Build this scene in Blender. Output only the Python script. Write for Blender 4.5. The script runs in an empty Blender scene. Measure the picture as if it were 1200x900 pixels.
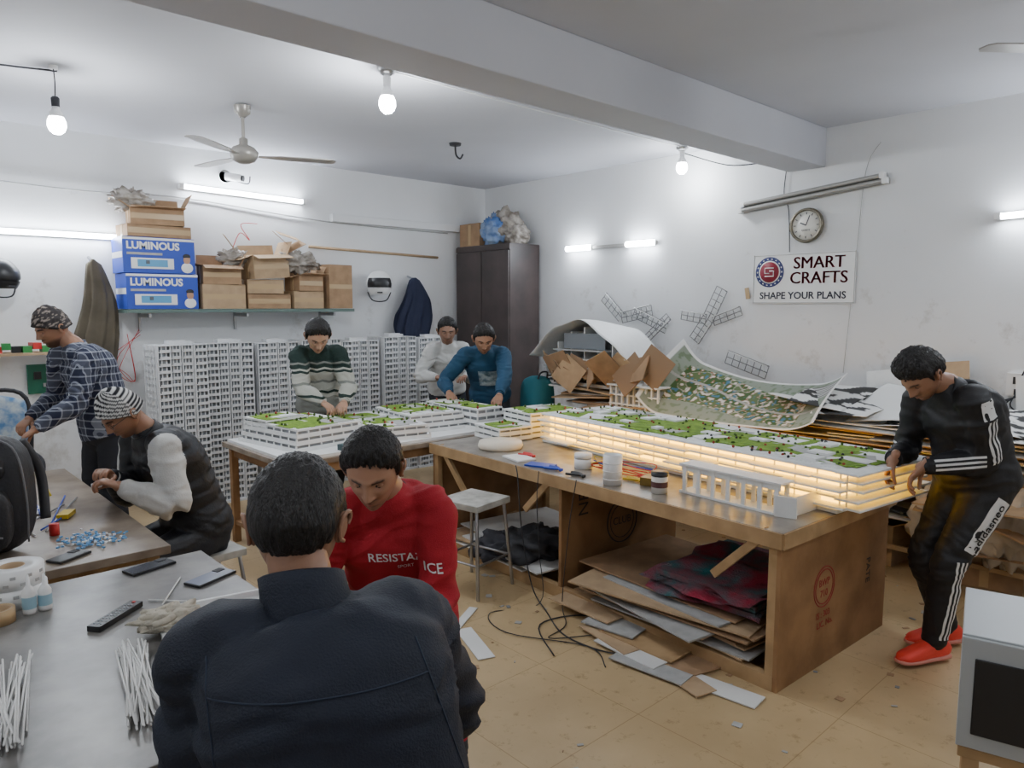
import bpy, math, random
import numpy as np
from mathutils import Vector as V, Matrix, noise, Euler
from mathutils.bvhtree import BVHTree
random.seed(7)
rnd=random.uniform
col=bpy.context.collection

# ---------------------------------------------------------------- materials
def mat(name,c,rough=.6,metal=0.,var=0.,vs=6.,c2=None,bump=0.,bs=60.,em=0.,emc=None,bsv=None):
    m=bpy.data.materials.new(name); m.use_nodes=True; nt=m.node_tree; N=nt.nodes; L=nt.links
    b=N['Principled BSDF']; b.inputs['Base Color'].default_value=(*c,1); b.inputs['Roughness'].default_value=rough
    b.inputs['Metallic'].default_value=metal
    tc=N.new('ShaderNodeTexCoord')
    if var or c2:
        n=N.new('ShaderNodeTexNoise'); n.inputs['Scale'].default_value=vs; n.inputs['Detail'].default_value=6
        L.new(tc.outputs['Object'],n.inputs['Vector'])
        r=N.new('ShaderNodeValToRGB'); r.color_ramp.elements[0].position=.35; r.color_ramp.elements[1].position=.65
        d=c2 if c2 else tuple(x*(1-var) for x in c)
        r.color_ramp.elements[0].color=(*d,1); r.color_ramp.elements[1].color=(*c,1)
        L.new(n.outputs['Fac'],r.inputs['Fac']); L.new(r.outputs['Color'],b.inputs['Base Color'])
    if bump:
        n2=N.new('ShaderNodeTexNoise'); n2.inputs['Scale'].default_value=bs if not bsv else 1; n2.inputs['Detail'].default_value=4
        if bsv:
            mp=N.new('ShaderNodeMapping'); mp.inputs['Scale'].default_value=bsv; L.new(tc.outputs['Object'],mp.inputs['Vector']); L.new(mp.outputs[0],n2.inputs['Vector'])
        else: L.new(tc.outputs['Object'],n2.inputs['Vector'])
        bp=N.new('ShaderNodeBump'); bp.inputs['Strength'].default_value=bump; bp.inputs['Distance'].default_value=.01
        L.new(n2.outputs['Fac'],bp.inputs['Height']); L.new(bp.outputs['Normal'],b.inputs['Normal'])
    if em:
        b.inputs['Emission Color'].default_value=(*(emc or c),1); b.inputs['Emission Strength'].default_value=em
    return m
def vcolmat(name,rough=.6,base=(1,1,1),bump=0,bs=80,sss=0):
    m=mat(name,base,rough,bump=bump,bs=bs); nt=m.node_tree; b=nt.nodes['Principled BSDF']
    a=nt.nodes.new('ShaderNodeAttribute'); a.attribute_name='Col'
    mx=nt.nodes.new('ShaderNodeMix'); mx.data_type='RGBA'; mx.blend_type='MULTIPLY'; mx.inputs['Factor'].default_value=1
    mx.inputs['A'].default_value=(*base,1); nt.links.new(a.outputs['Color'],mx.inputs['B']); nt.links.new(mx.outputs['Result'],b.inputs['Base Color'])
    if sss: b.inputs['Subsurface Weight'].default_value=sss; b.inputs['Subsurface Scale'].default_value=.01
    return m
def mathn(nt,op,a,b=None):
    n=nt.nodes.new('ShaderNodeMath'); n.operation=op
    for i,x in enumerate((a,b)):
        if x is None: continue
        if isinstance(x,(int,float)): n.inputs[i].default_value=x
        else: nt.links.new(x,n.inputs[i])
    return n.outputs[0]

# ---------------------------------------------------------------- mesh builder
def rotm(r):
    if r is None: return Matrix.Identity(4)
    if isinstance(r,(int,float)): return Matrix.Rotation(math.radians(r),4,'Z')
    return Euler([math.radians(a) for a in r]).to_matrix().to_4x4()
class B:
    def __init__(s): s.v=[];s.f=[];s.mi=[];s.sm=[];s.c=[];s.mats=[];s.M=Matrix.Identity(4)
    def m(s,mt):
        if mt not in s.mats: s.mats.append(mt)
        return s.mats.index(mt)
    def add(s,vs,fs,mt,sm=False,cols=None,M=None):
        T=s.M@M if M is not None else s.M
        o=len(s.v); idt=(T==Matrix.Identity(4))
        if idt: s.v.extend([tuple(p) for p in vs])
        else: s.v.extend([tuple(T@V(p)) for p in vs])
        flip=T.determinant()<0
        s.f.extend([tuple(o+i for i in (reversed(f) if flip else f)) for f in fs])
        if isinstance(mt,list): s.mi.extend([s.m(x) for x in mt])
        else: s.mi.extend([s.m(mt)]*len(fs))
        s.sm.extend([sm]*len(fs))
        s.c.extend(cols if cols is not None else [(1,1,1)]*len(vs))
    def box(s,c,d,mt,r=None):
        x,y,z=d[0]/2,d[1]/2,d[2]/2
        M=Matrix.Translation(V(c))@rotm(r)
        vs=[(-x,-y,-z),(x,-y,-z),(x,y,-z),(-x,y,-z),(-x,-y,z),(x,-y,z),(x,y,z),(-x,y,z)]
        s.add(vs,[(0,3,2,1),(4,5,6,7),(0,1,5,4),(1,2,6,5),(2,3,7,6),(3,0,4,7)],mt,M=M)
    def cyl(s,p0,p1,r0,mt,r1=None,n=16,sm=True):
        p0=V(p0);p1=V(p1);r1=r0 if r1 is None else r1
        d=(p1-p0).normalized(); a=d.orthogonal().normalized(); b=d.cross(a)
        vs=[]
        for p,r in((p0,r0),(p1,r1)):
            for i in range(n):
                t=2*math.pi*i/n; vs.append(p+a*math.cos(t)*r+b*math.sin(t)*r)
        s.add(vs,[(i,(i+1)%n,n+(i+1)%n,n+i) for i in range(n)],mt,sm=sm)
        s.add(vs[:n],[tuple(reversed(range(n)))],mt); s.add(vs[n:],[tuple(range(n))],mt)
    def tube(s,pts,r,mt,n=8,sub=6):
        P=cat([V(p) for p in pts],sub) if sub>1 and len(pts)>2 else [V(p) for p in pts]
        vs=[];fs=[];a=None
        for i,p in enumerate(P):
            d=(P[min(i+1,len(P)-1)]-P[max(i-1,0)])
            d=d.normalized() if d.length>1e-9 else V((0,0,1))
            a=(d.orthogonal() if a is None else a-d*a.dot(d))
            a=a.normalized() if a.length>1e-6 else d.orthogonal().normalized()
            b=d.cross(a)
            for k in range(n):
                t=2*math.pi*k/n; vs.append(p+a*math.cos(t)*r+b*math.sin(t)*r)
        for i in range(len(P)-1):
            for k in range(n): fs.append((i*n+k,i*n+(k+1)%n,(i+1)*n+(k+1)%n,(i+1)*n+k))
        fs.append(tuple(reversed(range(n)))); fs.append(tuple(range(len(vs)-n,len(vs))))
        s.add(vs,fs,mt,sm=True)
    def sph(s,c,r,mt,nu=20,nv=12,r_=None,amp=0,fr=3,th0=0,th1=math.pi,ph0=0,ph1=2*math.pi,seed=0):
        if isinstance(r,(int,float)): r=(r,r,r)
        M=Matrix.Translation(V(c))@rotm(r_)
        vs=[];fs=[];full=abs(ph1-ph0-2*math.pi)<1e-6; nn=nu if full else nu+1
        for j in range(nv+1):
            t=th0+(th1-th0)*j/nv
            for i in range(nn):
                p=ph0+(ph1-ph0)*i/nu
                d=V((math.sin(t)*math.cos(p),math.sin(t)*math.sin(p),math.cos(t)))
                k=1
                if amp: k+=amp*(noise.noise(d*fr+V((seed,0,0)))+.6*abs(noise.noise(d*fr*2.7+V((0,seed,0)))))
                vs.append((d.x*r[0]*k,d.y*r[1]*k,d.z*r[2]*k))
        for j in range(nv):
            for i in range(nu):
                fs.append((j*nn+i,(j+1)*nn+i,(j+1)*nn+(i+1)%nn,j*nn+(i+1)%nn))
        s.add(vs,fs,mt,sm=True,M=M)
    def lathe(s,c,prof,mt,n=24,r_=None,sm=True):
        M=Matrix.Translation(V(c))@rotm(r_); vs=[];fs=[]
        for (r,z) in prof:
            for i in range(n):
                t=2*math.pi*i/n; vs.append((r*math.cos(t),r*math.sin(t),z))
        for j in range(len(prof)-1):
            for i in range(n): fs.append((j*n+i,j*n+(i+1)%n,(j+1)*n+(i+1)%n,(j+1)*n+i))
        s.add(vs,fs,mt,sm=sm,M=M)
    def grid(s,fn,nu,nv,mt,cfn=None,sm=True):
        vs=[];cs=[]
        for j in range(nv+1):
            for i in range(nu+1):
                u=i/nu;v=j/nv; vs.append(fn(u,v)); cs.append(cfn(u,v) if cfn else (1,1,1))
        s.add(vs,[(j*(nu+1)+i,j*(nu+1)+i+1,(j+1)*(nu+1)+i+1,(j+1)*(nu+1)+i) for j in range(nv) for i in range(nu)],mt,sm=sm,cols=cs)
    def text(s,t,size,M,mt,bold=0,ext=.001,align='CENTER'):
        vs,fs=textmesh(t,size,bold,ext,align); s.add(vs,fs,mt,M=M)
    def done(s,name,loc=(0,0,0),rz=0,bev=0,solid=0):
        me=bpy.data.meshes.new(name); me.from_pydata(s.v,[],s.f)
        for m_ in s.mats: me.materials.append(m_)
        me.polygons.foreach_set('material_index',s.mi); me.polygons.foreach_set('use_smooth',s.sm)
        a=me.color_attributes.new('Col','FLOAT_COLOR','POINT')
        a.data.foreach_set('color',[x for c in s.c for x in (*c[:3],1.)])
        me.update(); o=bpy.data.objects.new(name,me); col.objects.link(o)
        o.location=loc; o.rotation_euler=(0,0,math.radians(rz))
        if solid:
            md=o.modifiers.new('solid','SOLIDIFY'); md.thickness=solid
        if bev:
            md=o.modifiers.new('bev','BEVEL'); md.width=bev; md.segments=2; md.limit_method='ANGLE'; md.angle_limit=math.radians(50)
        return o
def cat(P,sub):
    out=[]; n=len(P)
    for i in range(n-1):
        a=P[max(i-1,0)];b=P[i];c=P[i+1];d=P[min(i+2,n-1)]
        for k in range(sub):
            t=k/sub; out.append(.5*((2*b)+(c-a)*t+(2*a-5*b+4*c-d)*t*t+(3*b-a-3*c+d)*t**3))
    out.append(P[-1]); return out
_tx={}
def textmesh(t,size,bold=0,ext=0,align='CENTER'):
    k=(t,size,bold,ext,align)
    if k in _tx: return _tx[k]
    c=bpy.data.curves.new('t','FONT'); c.body=t; c.size=size; c.extrude=ext; c.offset=bold; c.align_x=align; c.align_y='CENTER'; c.resolution_u=3
    o=bpy.data.objects.new('t',c); col.objects.link(o); dg=bpy.context.evaluated_depsgraph_get()
    me=bpy.data.meshes.new_from_object(o.evaluated_get(dg)); r=([tuple(v.co) for v in me.vertices],[tuple(p.vertices) for p in me.polygons])
    bpy.data.objects.remove(o); bpy.data.meshes.remove(me); _tx[k]=r; return r
def basis(o,x,y,z):
    M=Matrix((V(x),V(y),V(z))).transposed().to_4x4(); M.translation=V(o); return M

# ---------------------------------------------------------------- common materials
M_wall=mat('wall_paint',(.81,.82,.83),.7,var=.06,vs=1.2,bump=.08,bs=30)
def stain_wall(m):
    nt=m.node_tree; N=nt.nodes; L=nt.links; b=N['Principled BSDF']; tc=N['Texture Coordinate']
    src=b.inputs['Base Color'].links[0].from_socket
    n=N.new('ShaderNodeTexNoise'); n.inputs['Scale'].default_value=3.5; n.inputs['Detail'].default_value=9; n.inputs['Roughness'].default_value=.7
    L.new(tc.outputs['Object'],n.inputs['Vector'])
    sx=N.new('ShaderNodeSeparateXYZ'); L.new(tc.outputs['Object'],sx.inputs[0])
    hz=mathn(nt,'SUBTRACT',1.75,sx.outputs['Z']); hz=mathn(nt,'MULTIPLY',hz,.08)
    a=mathn(nt,'ADD',n.outputs['Fac'],hz)
    r=N.new('ShaderNodeValToRGB'); r.color_ramp.elements[0].position=.58; r.color_ramp.elements[1].position=.78
    r.color_ramp.elements[0].color=(1,1,1,1); r.color_ramp.elements[1].color=(.60,.56,.50,1); L.new(a,r.inputs['Fac'])
    mx=N.new('ShaderNodeMix'); mx.data_type='RGBA'; mx.blend_type='MULTIPLY'; mx.inputs['Factor'].default_value=1
    L.new(src,mx.inputs['A']); L.new(r.outputs['Color'],mx.inputs['B']); L.new(mx.outputs['Result'],b.inputs['Base Color'])
stain_wall(M_wall)
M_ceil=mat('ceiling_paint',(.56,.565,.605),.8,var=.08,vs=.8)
M_white=mat('white_board',(.85,.86,.85),.5,var=.05,vs=20)
M_white2=mat('white_plastic',(.85,.85,.84),.35)
M_card=mat('cardboard',(.43,.27,.15),.8,var=.25,vs=9,bump=.1,bs=40)
M_card2=mat('cardboard_light',(.53,.37,.22),.8,var=.2,vs=9,bump=.1,bs=40)
M_cardin=mat('cardboard_inside',(.30,.19,.11),.9)
M_tape=mat('brown_tape',(.52,.36,.19),.3)
M_ply=mat('plywood',(.36,.20,.09),.65,c2=(.23,.12,.05),vs=5,bump=.15,bs=25)
M_wood=mat('pale_wood',(.50,.33,.17),.6,c2=(.36,.23,.11),vs=7,bump=.1,bs=30)
M_black=mat('black_plastic',(.015,.015,.017),.4)
M_dark=mat('dark_rubber',(.03,.03,.035),.7)
M_metal=mat('steel',(.45,.45,.46),.35,metal=.9,var=.2)
M_alu=mat('aluminium_batten',(.38,.37,.35),.4,metal=.3)
M_green=mat('model_grass',(.22,.36,.03),.9,c2=(.12,.23,.02),vs=25,bump=.5,bs=150)
M_grey=mat('model_paving',(.45,.45,.44),.8,var=.15,vs=20)
M_dk=mat('window_dark',(.10,.11,.12),.4)
M_dk2=mat('window_grey',(.22,.24,.26),.4)
M_glow=mat('warm_led_core',(1,.65,.10),.5,em=7.0,emc=(1,.53,.02))
M_red=mat('red_plastic',(.6,.03,.03),.4)
M_blue=mat('blue_print',(.025,.07,.46),.45)
M_teal=mat('teal_cloth',(.02,.16,.20),.8)
M_bulb=mat('bulb_glow',(1,1,1),.3,em=60,emc=(.93,.97,1))
M_tube=mat('tube_glow',(1,1,1),.3,em=85,emc=(.84,.91,1))
M_sticks=mat('white_sticks',(.83,.82,.80),.5)
M_crink=mat('crinkled_polythene',(.46,.42,.37),.25,c2=(.20,.17,.14),vs=12,bump=.6,bs=18)
M_paper=mat('paper_sheet',(.78,.78,.76),.6,var=.06,vs=3)
M_txt=mat('ink_black',(.03,.03,.05),.6)
M_vpaper=vcolmat('printed_sheet',.85)
M_eyew=mat('eye_white',(.7,.68,.65),.2)
M_iris=mat('eye_iris',(.02,.012,.01),.15)

# ---------------------------------------------------------------- room shell
XW,YW,HC=6.0,7.0,3.18; X0,Y0=-1.3,-2.2
def slab(name,a,b_,mt,bev=0):
    b=B(); b.box([(a[i]+b_[i])/2 for i in range(3)],[b_[i]-a[i] for i in range(3)],mt); return b.done(name,bev=bev)
M_floor=mat('floor_tiles',(.60,.44,.245),.38,c2=(.50,.36,.195),vs=2.2)
def floor_nodes():
    nt=M_floor.node_tree; N=nt.nodes; L=nt.links; b=N['Principled BSDF']; tc=N['Texture Coordinate']
    src=b.inputs['Base Color'].links[0].from_socket
    br=N.new('ShaderNodeTexBrick'); br.offset=0; br.inputs['Scale'].default_value=1; br.inputs['Brick Width'].default_value=.6; br.inputs['Row Height'].default_value=.6
    br.inputs['Mortar Size'].default_value=.002; br.inputs['Color1'].default_value=(1,1,1,1); br.inputs['Color2'].default_value=(.95,.95,.94,1); br.inputs['Mortar'].default_value=(.66,.60,.52,1)
    L.new(tc.outputs['Object'],br.inputs['Vector'])
    m1=N.new('ShaderNodeMix'); m1.data_type='RGBA'; m1.blend_type='MULTIPLY'; m1.inputs['Factor'].default_value=1
    L.new(src,m1.inputs['A']); L.new(br.outputs['Color'],m1.inputs['B'])
    n=N.new('ShaderNodeTexNoise'); n.inputs['Scale'].default_value=14; n.inputs['Detail'].default_value=8; n.inputs['Roughness'].default_value=.75
    L.new(tc.outputs['Object'],n.inputs['Vector'])
    r=N.new('ShaderNodeValToRGB'); r.color_ramp.elements[0].position=.56; r.color_ramp.elements[1].position=.70
    r.color_ramp.elements[0].color=(1,1,1,1); r.color_ramp.elements[1].color=(.60,.55,.48,1); L.new(n.outputs['Fac'],r.inputs['Fac'])
    m2=N.new('ShaderNodeMix'); m2.data_type='RGBA'; m2.blend_type='MULTIPLY'; m2.inputs['Factor'].default_value=1
    L.new(m1.outputs['Result'],m2.inputs['A']); L.new(r.outputs['Color'],m2.inputs['B']); L.new(m2.outputs['Result'],b.inputs['Base Color'])
floor_nodes()
slab('floor',(X0-.1,Y0-.1,-.1),(XW+.1,YW+.1,0),M_floor)
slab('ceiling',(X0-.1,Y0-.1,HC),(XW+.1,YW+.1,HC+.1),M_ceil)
slab('wall_back',(X0-.1,YW,0),(XW+.1,YW+.1,HC),M_wall)
slab('wall_right',(XW,Y0-.1,0),(XW+.1,YW,HC),M_wall)
slab('wall_left',(X0-.1,Y0-.1,0),(X0,YW,HC),M_wall)
slab('wall_front',(X0,Y0-.1,0),(XW,Y0,HC),M_wall)
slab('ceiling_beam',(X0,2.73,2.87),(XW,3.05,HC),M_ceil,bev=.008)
slab('trim_lintel',(3.85,6.93,2.62),(6.0,7.0,2.70),M_wall,bev=.005)

# ---------------------------------------------------------------- lamps
def bulb(c,ztop,hang,W=30):
    b=B(); x,y,z=c
    b.lathe((x,y,z),[(0,-.062),(.022,-.058),(.042,-.040),(.052,-.012),(.050,.015),(.040,.040)],M_bulb,n=16)
    b.lathe((x,y,z),[(.040,.040),(.036,.065),(.022,.085),(.018,.11),(.018,.125)],M_white2,n=24)
    b.lathe((x,y,z),[(.022,.10),(.024,.15),(.016,.16),(0.0,.16)],M_dark if hang else M_white2,n=20)
    if hang: b.tube([(x,y,z+.15),(x+.004,y,z+.25),(x,y,ztop)],.0035,M_dark,n=6); b.lathe((x,y,ztop-.02),[(0.0,0),(.025,0),(.025,.02)],M_white2)
    else:
        b.lathe((x,y,ztop-.035),[(0,-.01),(.03,-.01),(.055,.01),(.055,.035)],M_metal)
        b.cyl((x,y,z+.15),(x,y,ztop-.03),.02,M_white2)
    o=b.done('light_bulb')
    l=bpy.data.lights.new('lamp','POINT'); l.energy=W; l.color=(.91,.96,1); l.shadow_soft_size=.05; lo=bpy.data.objects.new('lamp',l); col.objects.link(lo); lo.location=(x,y,z-.12); lo.parent=o
bulb((1.05,5.2,2.84),3.18,True,36); bulb((2.54,3.87,2.97),3.18,False,42); bulb((5.70,3.91,2.99),3.18,False,16)
bulb((1.6,.3,2.97),3.18,False,22); bulb((4.4,-.1,2.97),3.18,False,28); bulb((-.3,1.8,2.97),3.18,False,16)  # unseen bulbs outside the view, added to light the foreground
def tube(p0,p1,on,name,out):
    b=B(); p0=V(p0);p1=V(p1); o=V(out); d=(p1-p0).normalized()
    L=(p1-p0).length; M=basis((p0+p1)/2,d,o,d.cross(o)); b.M=M
    b.box((0,-.018,0),(L,.03,.045),M_white2 if on else M_alu)
    b.box((-L/2+.02,.012,0),(.04,.05,.045),M_white2); b.box((L/2-.02,.012,0),(.04,.05,.045),M_white2)
    b.cyl((-L/2+.04,.02,0),(L/2-.04,.02,0),.019,M_tube if on else M_alu,n=8)
    return b.done(name,bev=.002)
tube((2.33,6.96,2.82),(3.56,6.96,2.79),True,'tube_light',(0,-1,0))
tube((.55,6.96,2.33),(1.84,6.96,2.33),True,'tube_light',(0,-1,0))
tube((5.96,1.50,2.36),(5.96,.4,2.40),True,'tube_light',(-1,0,0))
tube((5.96,3.47,2.58),(5.96,2.22,2.70),False,'tube_light',(-1,0,0))
tube((5.96,3.45,2.63),(5.96,2.24,2.74),False,'tube_light',(-1,0,0))
b=B(); b.box((5.975,4.97,2.365),(.03,1.2,.03),M_alu)
for y in(5.38,4.55): b.cyl((5.945,y-.17,2.365),(5.945,y+.17,2.365),.030,M_tube,n=10); b.box((5.96,y,2.365),(.03,.36,.05),M_white2)
b.done('tube_light')

# fans
def fan(c,ang,name='ceiling_fan'):
    b=B(); x,y,z=c; Mf=mat('fan_enamel',(.33,.31,.28),.35,metal=.3)
    b.lathe((x,y,HC-.06),[(.02,-.03),(.055,0),(.06,.05)],Mf); b.cyl((x,y,z+.06),(x,y,HC-.02),.012,Mf)
    b.lathe((x,y,z),[(0,-.06),(.04,-.06),(.075,-.045),(.095,-.015),(.10,.02),(.075,.05),(.03,.07),(.03,.11),(.015,.12)],Mf,n=28)
    for a in ang:
        M=Matrix.Translation((x,y,z))@Matrix.Rotation(math.radians(a),4,'Z')@Matrix.Rotation(math.radians(-3),4,'X')
        pts=[(.10,-.02),(.17,-.03),(.25,-.055),(.45,-.066),(.62,-.062),(.645,-.03),(.645,.03),(.62,.055),(.45,.06),(.25,.045),(.17,.025),(.10,.02)]
        n=len(pts); vs=[(p,q,-.012) for p,q in pts]+[(p,q,-.006) for p,q in pts]
        b.add(vs,[tuple(reversed(range(n))),tuple(range(n,2*n))]+[(i,(i+1)%n,n+(i+1)%n,n+i) for i in range(n)],Mf,M=M)
    b.done(name)
fan((2.23,5.27,2.83),(-142,-22,98)); fan((4.25,.62,2.88),(140,20,260))
b=B(); b.lathe((4.13,5.22,3.16),[(0,0),(.05,0),(.055,.02)],M_dark); b.tube([(4.13,5.22,3.16),(4.14,5.22,3.08),(4.17,5.2,3.05),(4.2,5.2,3.09)],.008,M_dark); b.done('ceiling_fan_hook')
b=B(); b.lathe((2.75,6.97,2.95),[(0,-.03),(.05,-.03),(.06,.0),(.06,.03)],M_white2,r_=(90,0,0))
b.cyl((2.75,6.93,2.95),(2.86,6.83,2.93),.034,M_white2); b.cyl((2.86,6.83,2.93),(2.872,6.818,2.928),.028,M_black); b.tube([(2.75,6.95,2.95),(2.95,6.93,2.9),(3.0,6.97,2.98)],.006,M_dark); b.done('security_camera')
b=B()
b.tube([(1.08,5.25,3.165),(.5,5.4,3.165),(-1.2,5.6,3.165)],.006,M_dark)
b.tube([(.9,6.985,2.72),(1.6,6.985,2.70),(2.4,6.985,2.72),(3.8,6.985,2.62),(5.4,6.985,2.6)],.006,M_grey)
b.tube([(3.6,6.985,2.35),(5.25,6.985,2.31)],.014,M_card2,sub=1)
b.tube([(2.54,3.87,3.165),(3.6,3.9,3.165),(5.7,3.91,3.165)],.005,M_white2)
b.tube([(5.7,3.91,3.12),(5.95,3.6,3.0),(5.985,3.3,2.98)],.005,M_dark)
b.done('ceiling_wiring')
b=B()
b.tube([(5.985,3.05,2.95),(5.985,3.07,2.7),(5.98,3.02,2.55),(5.985,3.0,2.2)],.004,M_dark)
b.tube([(5.985,2.3,3.0),(5.985,2.4,2.8),(5.985,2.44,2.2),(5.985,2.50,1.2)],.003,M_grey)
b.done('wall_cable')

# clock & sign
b=B()
M_cface=mat('clock_face',(.85,.83,.76),.4); M_gold=mat('clock_rim',(.18,.16,.12),.3,metal=.6)
b.lathe((5.985,2.85,2.41),[(0,0),(.135,0),(.145,.015),(.14,.04),(.122,.042),(.118,.03)],M_gold,n=40,r_=(0,-90,0))
b.lathe((5.955,2.85,2.41),[(0,0),(.12,0),(.12,-.01)],M_cface,n=40,r_=(0,-90,0))
b.M=basis((5.953,2.85,2.41),(0,-1,0),(0,0,1),(-1,0,0))
for i in range(12):
    a=math.radians(30*i); b.box((.098*math.sin(a),.098*math.cos(a),0),(.006,.018,.002),M_txt,r=-30*i)
for L_,w,a in((.055,.009,-65),(.085,.006,20),):
    t=math.radians(a); b.box((L_/2*math.sin(t),L_/2*math.cos(t),.003),(w,L_,.002),M_txt,r=-a)
b.text('QUARTZ',.018,Matrix.Translation((0,-.04,.002)),M_txt)
b.M=Matrix.Identity(4); b.done('wall_clock')
b=B(); b.M=basis((5.985,2.88,1.975),(0,-1,0),(0,0,1),(-1,0,0))
b.box((0,0,0),(.88,.42,.012),M_white2)
for x0,y0,w,h in((0,.203,.88,.004),(0,-.203,.88,.004),(.437,0,.004,.42),(-.437,0,.004,.42)): b.box((x0,y0,.008),(w,h,.004),M_grey)
Mc=mat('sign_maroon',(.28,.02,.04),.5); Mn=mat('sign_navy',(.03,.04,.16),.5)
b.lathe((-.29,.06,.007),[(0,0),(.13,0),(.13,.002),(.125,.003),(0,.003)],Mn,n=40)
b.lathe((-.29,.06,.010),[(.098,0.0),(.098,.002),(0,.002)],M_white2,n=40)
b.lathe((-.29,.06,.012),[(.088,0.0),(.088,.002),(0,.002)],Mc,n=40)
for i in range(18):
    a=2*math.pi*i/18; b.box((-.29+.113*math.cos(a),.06+.113*math.sin(a),.0115),(.008,.012,.002),M_white2,r=math.degrees(a))
for pts in ([(.04,.035),(-.04,.035),(-.04,-.01),(.0,-.01)],[(-.04,-.035),(.04,-.035),(.04,.01),(.0,.01)]):
    b.tube([(-.29+p[0],.06+p[1],.016) for p in pts],.005,M_white2,sub=1)
for sx_ in(-.0025,0,.0025):
    b.text('SMART',.140,Matrix.Translation((.14+sx_,.125,.008)),Mc); b.text('CRAFTS',.140,Matrix.Translation((.14+sx_,.0,.008)),Mc)
b.text('SHAPE YOUR PLANS',.083,Matrix.Translation((.0,-.145,.008)),M_txt,bold=.0015)
b.box((-.5,-.12,0),(.04,.1,.004),M_tape,r=10)
b.M=Matrix.Identity(4); b.done('company_sign')
b=B(); b.box((5.985,1.3,1.2),(.03,.13,.16),M_white2); b.box((5.965,1.3,1.23),(.01,.05,.05),M_dark); b.box((5.965,1.3,1.15),(.012,.03,.04),M_dark)
for k in range(4): b.tube([(5.96,1.3-.02*k,1.14),(5.93,1.32+.04*k,1.05),(5.95,1.2+.08*k,.98),(5.9,1.1+.1*k,.95)],.005,M_dark)
b.tube([(5.96,1.28,1.25),(5.92,1.22,1.35),(5.96,1.2,1.1)],.005,M_dark)
b.done('wall_socket',bev=.002)

# ---------------------------------------------------------------- wardrobe
M_ward=mat('wardrobe_laminate',(.085,.062,.058),.45,c2=(.055,.044,.042),vs=4)
b=B(); b.box((5.74,6.475,1.22),(.46,.94,2.44),M_ward)
b.box((5.505,6.475,2.40),(.015,.95,.06),M_ward); b.box((5.505,6.475,.05),(.015,.95,.1),M_ward)
for i in range(2):
    yc=6.475+(-.235+.47*i); b.box((5.50,yc,1.23),(.02,.455,2.26),M_ward)
    b.cyl((5.485,6.475+(-.03+.06*i),1.15),(5.485,6.475+(-.03+.06*i),1.35),.008,M_metal)
b.done('wardrobe',bev=.004)
b=B()
def carton(b,c,d,r=0,open_=True,mt=None,tape=True):
    mt=mt or M_card; M=Matrix.Translation(V(c))@rotm(r); S=b.M; b.M=S@M
    x,y,z=d
    t=.005
    for sx in(-1,1): b.box((sx*(x/2-t/2),0,z/2),(t,y,z),mt); b.box((0,sx*(y/2-t/2),z/2),(x-2*t,t,z),mt)
    b.box((0,0,t),(x-.01,y-.01,t),M_cardin)
    if open_:
        b.box((0,0,z*.75),(x-.02,y-.02,.004),M_cardin)
        for sx in(-1,1):
            fl=min(y,x)*.42; a=rnd(-25,60) if sx<0 else rnd(82,90)
            q=math.radians(a)
            b.box((0,sx*(y/2+math.cos(q)*fl/2),z+math.sin(q)*fl/2-.002),(x,fl,t),mt,r=(sx*a,0,0))
        al=rnd(-20,60); fx_=x*.36; q=math.radians(al)
        b.box((-(x/2+math.cos(q)*fx_/2),0,z+math.sin(q)*fx_/2),(fx_,y*.96,t),mt,r=(0,al,0))
        q=math.radians(62); b.box((x/2+math.cos(q)*fx_/2,0,z+math.sin(q)*fx_/2),(fx_,y*.94,t),mt,r=(0,-62,0))
    else:
        b.box((0,0,z-t),(x,y,t),mt)
        b.box((0,0,z+.001),(x,.05,.002),M_tape)
    if tape:
        b.box((0,-y/2-.0012,z*.5),(x*.98,.002,.045),M_tape); b.box((-x/2-.001,0,z*.5),(.002,.05,z*.9),M_tape)
    b.M=S
carton(b,(5.72,6.72,2.44),(.40,.36,.26),0,False); b.done('storage_carton')
b=B()
Mpb=mat('blue_polythene',(.08,.18,.45),.25,c2=(.35,.45,.60),vs=6,bump=.5,bs=20)
b.sph((5.74,6.33,2.64),(.17,.18,.20),M_crink,amp=.35,fr=2.2,nu=40,nv=26); b.sph((5.62,6.40,2.60),(.11,.17,.17),Mpb,amp=.4,fr=4,nu=40,nv=26); b.sph((5.74,6.14,2.54),(.14,.12,.11),M_crink,amp=.4,fr=3,nu=40,nv=26,seed=4)
b.done('plastic_bag')

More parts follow.
